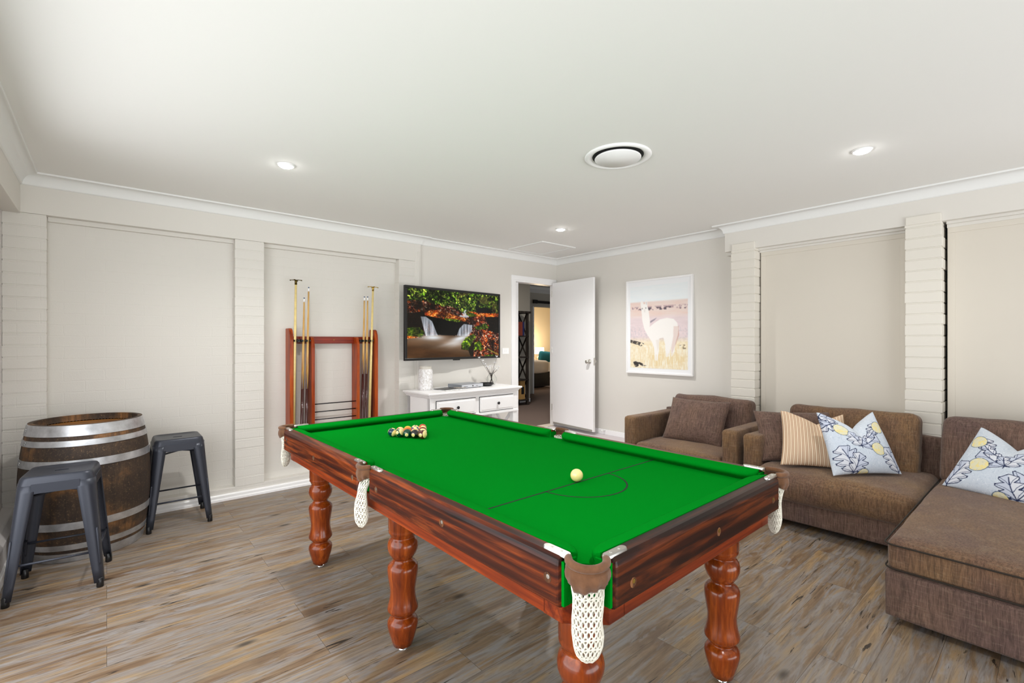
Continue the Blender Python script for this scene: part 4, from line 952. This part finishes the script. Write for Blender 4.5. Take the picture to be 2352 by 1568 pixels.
    m1 = inpoly(U, V, [(.13, .40), (.18, .40), (.24, .46), (.30, .67), (.18, .68), (.15, .52)]); lay(I, m1, np.clip(fall, 0, 1), .85)
    m2 = inpoly(U, V, [(.58, .485), (.675, .50), (.67, .60), (.62, .67), (.50, .67), (.53, .56)]); lay(I, m2, np.clip(fall, 0, 1), .9)
    for (cx_, cy_, rx, ry, a) in ((.25, .70, .13, .045, .95), (.54, .71, .13, .05, .95), (.46, .78, .16, .035, .5), (.50, .80, .12, .05, .45), (.62, .65, .05, .04, .5)):
        g_ = np.exp(-(((U-cx_)/rx)**2+((V-cy_+(U-cx_)*.35*(cx_ > .4))/ry)**2)*1.6)*a; lay(I, np.clip(g_, 0, 1), (.93, .95, .97))
    for p_ in ([(.61, .375), (.54, .365)], [(.57, .33), (.63, .37)], [(.60, .275), (.585, .30), (.60, .33)]): lay(I, segd(U, V, p_, .56) < .008, (.80, .83, .86), .8)
    lay(I, inpoly(U, V, [(.64, .68), (.68, .58), (.80, .56), (1, .62), (1, 1.01), (.68, 1.01), (.66, .86), (.62, .90), (.55, .88), (.55, .80)]), Rr*1.1)
    mo2 = fbm(Hh, Ww, 7, 6, 3, 14) > .52
    lay(I, inpoly(U, V, [(.55, .80), (.60, .70), (.70, .63), (.72, .68), (.68, .76), (.63, .90), (.56, .88)]), Mo*1.05)
    lay(I, inpoly(U, V, [(.70, .78), (.76, .70), (.80, .86), (.95, .92), (.98, 1.01), (.69, 1.01)]) & mo2, Mo*1.1)
    lay(I, inpoly(U, V, [(.63, .90), (.67, .78), (.70, .76), (.69, .99), (.66, 1.0)]), (.02, .02, .015), .85)
    lay(I, segd(U, V, [(.86, .88), (.99, .97)], .56) < .005, (.72, .72, .28), .7)
    return np.clip(blur(I, 1), 0, 1)
tvc = Vector((3.187, 4.735, 1.617)); TV = empty('television', tvc, 'wall mounted black television showing a forest waterfall in autumn', 'television', rz=math.radians(5.0))
tw_, th_ = 1.445, .832
b = MB(); b.box(-tw_/2, tw_/2, .004, .030, -th_/2, th_/2); b.box(-.55, .55, .03, .065, -.33, .25); b.build('casing', M['satin_black'], TV, bevel=.004)
b = MB(); bz = .028
for (a, c, d_, e) in ((-tw_/2, tw_/2, th_/2-bz, th_/2), (-tw_/2, tw_/2, -th_/2, -th_/2+bz), (-tw_/2, -tw_/2+bz, -th_/2+bz, th_/2-bz), (tw_/2-bz, tw_/2, -th_/2+bz, th_/2-bz)): b.box(a, c, -.006, .006, d_, e)
b.build('bezel', M['satin_black'], TV, bevel=.003)
link('screen', picture_mesh(tw_-2*bz+.004, th_-2*bz+.004, stream_picture()), vcol('screen_glow', .15, 0.9), TV, (0, .0, 0))
MB().box(-.05, .05, -.004, .012, -th_/2-.012, -th_/2+.002).build('sensor_bar', M['satin_black'], TV, bevel=.002)
b = MB().box(-.12, .12, .06, .12, -.12, .12); b.build('wall_bracket', M['satin_black'], TV)
t = empty('light_switch', (4.058, YW, 1.287), 'white double wall switch plate between television and doorway', 'switch')
MB().box(-.058, .058, -.009, 0, -.04, .04).build('plate', M['white'], t, bevel=.002); MB().box(-.02, -.005, -.013, -.008, -.012, .012).box(.008, .023, -.013, -.008, -.012, .012).build('rocker', M['white'], t, bevel=.001)

# ================= FRAMED PRINT =================
def alpaca_picture():
    Hh, Ww = 380, 270; U, V = canvas(Hh, Ww); I = np.ones((Hh, Ww, 3))*np.array((.93, .95, .96))
    n1 = fbm(Hh, Ww, 6, 40, 4, 21); n2 = fbm(Hh, Ww, 50, 60, 3, 22); n3 = fbm(Hh, Ww, 24, 34, 3, 23)
    lay(I, V < 2, np.stack([.90+.04*n1, .935+.02*n1, .955+0*n1], -1))
    hz = .205
    pink = np.stack([.90+.0*n1, .76+.08*n1, .71+.10*n1], -1); lay(I, V > hz, pink); lay(I, np.clip((V-hz+.02)/.02, 0, 1)*(V < hz), pink)
    mauve = np.stack([.84+.08*n1, .76+.08*n1, .77+.08*n1], -1); lay(I, np.clip((V-.35)/.05, 0, 1), mauve)
    lay(I, (V > .25) & (V < .295) & (n3 > .50), (.66, .52, .55), .7); lay(I, (V > .265) & (V < .30) & (n3 > .63), (.22, .18, .22), .9)
    lay(I, np.clip((V-.47)/.06, 0, 1)*(n2 > .55), (.68, .66, .70), .35)
    grass = np.stack([.97-.08*n2, .93-.13*n2, .84-.24*n2], -1); lay(I, np.clip((V-.62)/.07, 0, 1), grass)
    st = fbm(Hh, Ww, 90, 14, 2, 25); lay(I, (V > .72) & (st > .64), (.90, .78, .55), .45); lay(I, (V > .72) & (st < .36), (.97, .95, .88), .7)
    lay(I, inpoly(U, V, [(0, .655), (.1, .67), (.27, .70), (.2, .74), (.1, .71), (0, .69)]) & (n3 > .47), (.16, .13, .12)); lay(I, inpoly(U, V, [(.05, .93), (.1, .90), (.3, .97), (.1, .99)]) & (n3 > .5), (.1, .08, .08))
    lay(I, inpoly(U, V, [(.85, .72), (.95, .71), (.97, .76), (.86, .77)]) & (n3 > .5), (.3, .22, .12), .7)
    W_ = (.955, .94, .925)
    body = [(.36, .50), (.44, .455), (.54, .415), (.66, .40), (.77, .415), (.83, .46), (.85, .53), (.84, .60), (.80, .70), (.78, .82), (.73, .86), (.72, .72), (.70, .85), (.64, .86), (.63, .72), (.60, .63), (.53, .64), (.52, .80), (.50, .91), (.45, .90), (.44, .76), (.40, .68), (.32, .60), (.26, .52), (.225, .42), (.215, .33), (.20, .26), (.195, .19), (.225, .175), (.25, .22), (.28, .22), (.285, .175), (.315, .18), (.32, .25), (.34, .30), (.355, .38), (.365, .44)]
    lay(I, inpoly(U, V, body), W_)
    lay(I, inpoly(U, V, [(.77, .50), (.85, .50), (.86, .60), (.80, .72), (.74, .83), (.73, .75), (.765, .62)]), (.78, .60, .55), .9)
    lay(I, inpoly(U, V, [(.37, .43), (.49, .39), (.44, .425), (.37, .455)]), (.55, .50, .55)); lay(I, inpoly(U, V, [(.47, .66), (.53, .65), (.52, .74), (.50, .80)]), (.84, .78, .72), .8)
    lay(I, segd(U, V, [(.30, .20), (.305, .225)], 1.39) < .008, (.6, .55, .6))
    for (x_, y_) in ((.225, .275), (.29, .27)): lay(I, np.hypot(U-x_, (V-y_)*1.39) < .012, (.08, .07, .08))
    lay(I, inpoly(U, V, [(.255, .285), (.285, .29), (.28, .32), (.26, .32)]), (.72, .66, .64), .6)
    lay(I, (inpoly(U, V, [(.40, .84), (.8, .80), (1, .9), (.4, .98)])) & (st > .5), (.90, .80, .58), .8)
    I = I*.82+np.array((.97, .97, .97))*.18
    lay(I, inpoly(U, V, body), W_, .6)
    return np.clip(blur(I, 2), 0, 1)
fo = Vector((5.0, 3.16, 1.597)); FR = empty('framed_print', fo, 'white framed photo print of a white alpaca standing in dry grass', 'picture', rz=-PI/2)
fw, fh = .895, 1.155
b = MB()
for (a, c, d_, e) in ((-fw/2, fw/2, fh/2-.022, fh/2), (-fw/2, fw/2, -fh/2, -fh/2+.022), (-fw/2, -fw/2+.022, -fh/2+.0222, fh/2-.0222), (fw/2-.022, fw/2, -fh/2+.0222, fh/2-.0222)): b.box(a, c, -.0, .038, d_, e)
b.build('frame', M['white'], FR, bevel=.002)
MB().box(-fw/2+.02, fw/2-.02, .010, .036, -fh/2+.02, fh/2-.02).build('mount_board', plain('mount_card', sr(242, 243, 245), .7), FR)
link('print', picture_mesh(.775, 1.005, alpaca_picture()), vcol('print_ink', .5), FR, (0, .0085, -.005))
# ================= CEILING FITTINGS =================
led, ntl, bl = newmat('led_lens'); bl.inputs['Emission Color'].default_value = (1, .99, .97, 1); bl.inputs['Emission Strength'].default_value = 60
for (x, y, l) in ((.932, 3.464, 'lit round ceiling downlight at the left, above the side with the barrel'), (3.700, 3.51, 'lit round ceiling downlight nearest the open door'), (3.624, .826, 'lit round ceiling downlight above the sofa')):
    t = empty('downlight', (x, y, HC), l, 'ceiling light', 'round ceiling downlights')
    MB().lathe([(.044, 0), (.056, 0), (.056, -.003), (.050, -.008), (.044, -.009)], n=36, cap=False).build('trim_ring', M['white'], t, auto=30)
    MB().lathe([(.001, -.020), (.018, -.019), (.036, -.015), (.045, -.009), (.045, 0)], n=36, cap=False).build('lens', led, t, smooth=True)
t = empty('air_vent', (2.530, 1.89, HC), 'large white circular air vent in the middle of the ceiling', 'air vent')
MB().lathe([(.168, .0), (.212, .0), (.214, -.004), (.205, -.012), (.188, -.014), (.176, -.008), (.168, -.002), (.166, .0)], n=72, cap=False).build('outer_ring', M['white'], t, smooth=True)
MB().lathe([(.001, -.006), (.132, -.006), (.145, -.010), (.149, -.016), (.146, -.021), (.001, -.025)], n=72, cap=False).build('disc', M['white'], t, smooth=True)
MB().lathe([(.001, .001), (.164, .001)], n=48, cap=False).build('throat_shade_disc', M['black_gap'], t, loc=(0, 0, -.0015))  # flat black disc in place of the shaded vent opening
MB().lathe([(.001, -.001), (.03, -.001), (.03, .012), (.001, .012)], n=16, cap=False).build('stem', M['black_gap'], t)

# ================= ARMCHAIR, SOFA, CHAISE =================
def cushion(name, c, h, r, parent, off, mat='sofa', puff=(.01, .01, .02), wr=.008, seed=1, n=16, rot=None, wrs=3.0):
    return link(name, rbox(*h, r, n, puff, wr, seed, wrs), M[mat], parent, Vector(c)-Vector(off), rot)
def piping(name, cx, cy, z, hx, hy, r, parent, off, rad=.004, sag=0):
    pts = []
    for (sx, sy, a0) in ((1, 1, 0), (-1, 1, PI/2), (-1, -1, PI), (1, -1, 3*PI/2)):
        for k in range(7):
            a = a0+PI/2*k/6; pts.append((cx+sx*(hx-r)+r*math.cos(a), cy+sy*(hy-r)+r*math.sin(a), z))
    pts.append(pts[0]); return MB().tube(pts, rad, 6, False).build(name, M['seam'], parent, off=off, smooth=True)
# armchair
AO = (4.46, 2.36, 0); A = empty('armchair', AO, 'wide brown linen armchair beside the framed print', 'armchair')
cushion('base', (4.44, 2.36, .135), (.41, .56, .085), .015, A, AO, 'sofa2', (0, 0, 0), .002, 1, 8)
cushion('arm', (4.47, 2.865, .355), (.45, .066, .30), .028, A, AO, 'sofa', (.0, .006, .0), .004, 2, 14)
cushion('arm', (4.47, 1.855, .355), (.45, .066, .30), .028, A, AO, 'sofa', (.0, .008, .0), .004, 3, 14)
cushion('back_frame', (4.86, 2.36, .38), (.055, .57, .30), .02, A, AO, 'sofa2', (0, 0, 0), .002, 4, 8)
cushion('seat_cushion', (4.40, 2.36, .315), (.40, .432, .095), .045, A, AO, 'sofa', (.02, .0, .022), .009, 5, 20)
cushion('back_cushion', (4.70, 2.335, .615), (.085, .405, .235), .055, A, AO, 'sofa2', (.035, .0, .0), .017, 6, 26, (0, math.radians(9), 0))
b = MB()
for x in (4.08, 4.82):
    for y in (1.86, 2.86): b.lathe([(.02, 0), (.022, .055)], (x, y, 0), 10)
b.build('foot', M['sofa_foot'], A, off=AO)
# sofa
SO = (4.42, 1.17, 0); So = empty('sofa', SO, 'brown linen sofa section with one arm, between armchair and chaise', 'sofa')
cushion('base', (4.40, 1.165, .135), (.465, .575, .085), .015, So, SO, 'sofa2', (0, 0, 0), .002, 1, 8)
cushion('arm', (4.47, 1.672, .350), (.45, .070, .295), .030, So, SO, 'sofa', (.004, .010, .0), .005, 7, 14)
cushion('back_frame', (4.86, 1.17, .37), (.055, .575, .31), .02, So, SO, 'sofa2', (0, 0, 0), .002, 4, 8)
cushion('seat_cushion', (4.30, 1.098, .318), (.425, .500, .105), .060, So, SO, 'sofa', (.035, .01, .028), .014, 15, 28)
cushion('back_cushion', (4.66, 1.150, .610), (.090, .450, .250), .060, So, SO, 'sofa', (.04, .0, .0), .019, 9, 28, (0, math.radians(9), 0))
b = MB()
for x in (4.02, 4.82):
    for y in (.70, 1.66): b.lathe([(.02, 0), (.022, .055)], (x, y, 0), 10)
b.build('foot', M['sofa_foot'], So, off=SO)
# chaise
HO = (3.93, .02, 0); H_ = empty('chaise', HO, 'brown linen chaise section reaching towards the viewer at the right', 'chaise lounge')
cushion('base', (3.93, .035, .155), (.965, .55, .115), .012, H_, HO, 'sofa2', (0, 0, 0), .003, 1, 12)
cushion('seat_cushion', (3.865, .032, .345), (.895, .545, .080), .035, H_, HO, 'sofa', (.006, .004, .045), .006, 12, 34, None, 2.6)
piping('piping', 3.865, .032, .402, .905, .555, .045, H_, HO, .004); piping('piping', 3.865, .032, .284, .903, .553, .045, H_, HO, .004)
cushion('back_frame', (4.86, .035, .37), (.055, .55, .31), .02, H_, HO, 'sofa2', (0, 0, 0), .002, 4, 8)
cushion('back_cushion', (4.66, .060, .625), (.090, .515, .245), .060, H_, HO, 'sofa2', (.04, .0, .0), .014, 19, 24, (0, math.radians(9), 0))
b = MB()
for x in (3.1, 4.8):
    for y in (.45, -.42): b.lathe([(.02, 0), (.022, .05)], (x, y, 0), 10)
b.build('foot', M['sofa_foot'], H_, off=HO)

# ---- loose pillows
def pillow_mesh(w, h, t, n=56, pinch=.10, chop=0.0, chopx=0.0, I=None, wr=.006, seed=0, cpow=.28):
    V = []; C = []; F = []
    for side in (1, -1):
        base = len(V)
        for j in range(n+1):
            for i in range(n+1):
                u = 2*i/n-1; v = 2*j/n-1
                x = u*w/2*(1-pinch*(1-v*v)*abs(u))*(1-.07*v*(chop > 0)); y = h/2+v*h/2*(1-pinch*(1-u*u)*abs(v))
                e = (1-abs(u)**2.4)*(1-abs(v)**2.4); z = side*t/2*max(0, e)**.5
                dpt = chop*max(0, 1-abs(u-chopx)/.98)**1.25
                top = max(0, (v+.35)/1.35)**1.4
                y -= dpt*h*top; z *= 1-.55*math.exp(-(((u-chopx)/.20)**2))*top*(chop > 0)
                if chop > 0: x += -(u-chopx)*0.05*w*top*math.exp(-(((u-chopx)/.5)**2))
                edge = 1 if (i in (0, n) or j in (0, n)) else 0
                if not edge:
                    nv = mnoise.noise_vector(Vector((x*7+seed, y*7, side*2.0)))*wr; z += nv.z+mnoise.noise(Vector((x*22+seed, y*9, side)))*wr*.4
                else: z = 0
                V.append((x, -z, y))
                if I is not None:
                    Hh, Ww = I.shape[:2]; C.append(I[min(Hh-1, int((1-(v+1)/2)*Hh)), min(Ww-1, int((u+1)/2*Ww))])
        for j in range(n):
            for i in range(n):
                a = base+j*(n+1)+i; q = (a, a+1, a+n+2, a+n+1); F.append(q if side == 1 else q[::-1])
    me = bpy.data.meshes.new('pillow'); me.from_pydata(V, [], F)
    if I is not None: put_colors(me, s2l(np.array(C)))
    bm = bmesh.new(); bm.from_mesh(me); bmesh.ops.remove_doubles(bm, verts=bm.verts, dist=1e-5); bmesh.ops.recalc_face_normals(bm, faces=bm.faces); bm.to_mesh(me); bm.free()
    me.polygons.foreach_set('use_smooth', [True]*len(me.polygons)); return me
def place(me, mat, bl, br, up, label, cat='pillow', group=None, name='throw_pillow'):
    bl, br, up = Vector(bl), Vector(br), Vector(up); m0 = (bl+br)/2; X = (br-bl).normalized(); Zv = (up-m0); Zv = (Zv-X*Zv.dot(X)).normalized(); Y = Zv.cross(X)
    Mx = Matrix((X, Y, Zv)).transposed().to_4x4(); Mx.translation = m0; o = link(name, me, mat); o.matrix_world = Mx; tag(o, label, cat, group); return o
def stripes_picture():
    Hh, Ww = 40, 320; U, V = canvas(Hh, Ww); s = .5+.5*np.cos(U*2*PI*40); c = np.clip((s-.35)*3, 0, 1)
    I = np.array((.93, .86, .76))*c[..., None]+np.array((.66, .46, .30))*(1-c[..., None]); return I
def floral_picture(flip=False):
    Hh = Ww = 400; U, V = canvas(Hh, Ww); n1 = fbm(Hh, Ww, 30, 30, 3, 31); n2 = fbm(Hh, Ww, 40, 26, 2, 32); n0 = fbm(Hh, Ww, 3, 3, 2, 33)
    I = np.zeros((Hh, Ww, 3))+np.array((.80, .835, .88)); lay(I, n0 > .5, (.83, .845, .87), .4)
    ss = lambda D, w: np.clip((w-D)/.004+.5, 0, 1)
    lay(I, ss(np.abs(n1-.5)*.25, .004), (.66, .72, .79), .6); lay(I, ss(np.abs(n2-.52)*.25, .0035), (.93, .95, .97), .7)
    navy = (.10, .14, .28)
    def apple(cx, cy, r):
        a = np.arctan2(V-cy, U-cx); D = np.hypot((U-cx)/1.05, V-cy); rr = r*(1-.05*np.cos(a*2+1)-.16*np.exp(-((a-.4)/.35)**2)); m_ = D < rr
        lay(I, m_, (.88, .86, .74)); lay(I, m_ & (n2 > .55), (.92, .86, .60)); lay(I, ss(np.abs(D-rr), .004), (.35, .42, .52)); lay(I, m_ & (np.abs(n1-.5) < .016), (.80, .79, .70))
        for k in (-1, 0, 1): lay(I, ss(segd(U, V, [(cx-r*.95, cy-r*.4+k*.008), (cx-r*1.25, cy-r*.5+k*.02)]), .004), navy)
    def leaf(x, y, ang, L, lobes=5, wd=.34):
        ca_, sa = math.cos(ang), math.sin(ang)
        def T(p, q): p2 = p; q2 = q+.16*p*(1-p); return (x+L*(p2*ca_-q2*sa), y+L*(p2*sa+q2*ca_))
        def side(sg):
            out = []
            for k in range(lobes):
                t0 = .10+.86*k/lobes; t1 = .10+.86*(k+1)/lobes; env = wd*math.sin(PI*min(1, (t0+t1)/2*.78+.12))
                for q in (0, .2, .45, .7, .88): out.append(T(t0+(t1-t0)*q+.07*math.sin(PI*q), sg*env*(.55+.62*math.sin(PI*min(1, q*1.05))**.8)))
            return out
        up_, lo = side(1), side(-1); outl = [T(0, 0)]+up_+[T(1.04, 0)]+lo[::-1]+[T(0, 0)]
        lay(I, inpoly(U, V, outl), (.86, .87, .90)); lay(I, inpoly(U, V, [T(0, 0)]+up_+[T(1.04, 0), T(0, 0)]), (.76, .79, .86), .8)
        lay(I, ss(segd(U, V, outl), .0042), navy); lay(I, ss(segd(U, V, [T(-.14, -.02), T(0, 0), T(.3, 0), T(.6, 0), T(.9, 0)]), .0052), navy)
        for k in range(lobes):
            t1 = .10+.86*(k+.6)/lobes; env = wd*math.sin(PI*min(1, t1*.78+.12))
            for s in (1, -1):
                lay(I, ss(segd(U, V, [T(max(0, t1-.30), 0), T(t1-.10, s*env*.45), T(t1+.05, s*env*1.0)]), .0026), (.18, .23, .38))
                c_ = T(t1+.08, s*env*1.12); lay(I, ss(np.hypot(U-c_[0], V-c_[1]), .008), navy)
    leaf(.45, .57, -2.05, .30, 3, .40); leaf(.45, .57, -.5, .34, 3, .42); leaf(.45, .56, -1.25, .20, 2, .34); leaf(.68, .38, -1.1, .24, 3, .42); leaf(.60, .40, -.6, .20, 2, .34)
    leaf(.28, .98, -1.95, .42, 4, .40); leaf(.27, .98, -1.2, .30, 3, .40); leaf(.95, .98, -1.9, .38, 4, .38); leaf(.18, .16, 2.6, .24, 3, .4); leaf(.20, .12, -2.9, .2, 2, .36)
    apple(.22, .28, .10); apple(.70, .63, .105); apple(.86, .26, .105); apple(.42, 1.02, .08)
    if flip: I = I[:, ::-1].copy()
    return np.clip(I, 0, 1)
fab = vcol('printed_cotton', .85)
g_ = 'throw pillows on the sofa and chaise'
place(pillow_mesh(.62, .46, .17, 40, .05, wr=.012, seed=3), M['sofa2'], (4.36, 2.70, .415), (4.36, 2.08, .415), (4.58, 2.39, .84), 'plain brown cushion leaning on the armchair back', group='brown loose cushions', name='loose_cushion')
place(pillow_mesh(.60, .44, .16, 40, .06, wr=.016, seed=8), M['sofa2'], (4.06, 1.60, .435), (4.44, 1.14, .435), (4.45, 1.50, .86), 'plain brown cushion in the sofa corner behind the striped pillow', group='brown loose cushions', name='loose_cushion')
place(pillow_mesh(.47, .47, .15, 100, .07, .20, .12, stripes_picture(), seed=5), fab, (3.99, 1.415, .452), (4.20, 1.00, .452), (4.36, 1.30, .86), 'cream pillow with thin tan stripes between brown cushion and blue pillow', group=g_)
place(pillow_mesh(.49, .47, .15, 210, .05, .27, .02, floral_picture(), seed=6), fab, (3.945, 1.055, .455), (4.34, .765, .455), (4.31, 1.03, .84), 'pale blue leaf and apple print pillow on the sofa seat', group=g_)
place(pillow_mesh(.52, .48, .15, 210, .05, .25, .02, floral_picture(True), seed=7), fab, (4.265, .515, .445), (4.02, .055, .445), (4.42, .17, .84), 'pale blue leaf and apple print pillow on the chaise', group=g_)
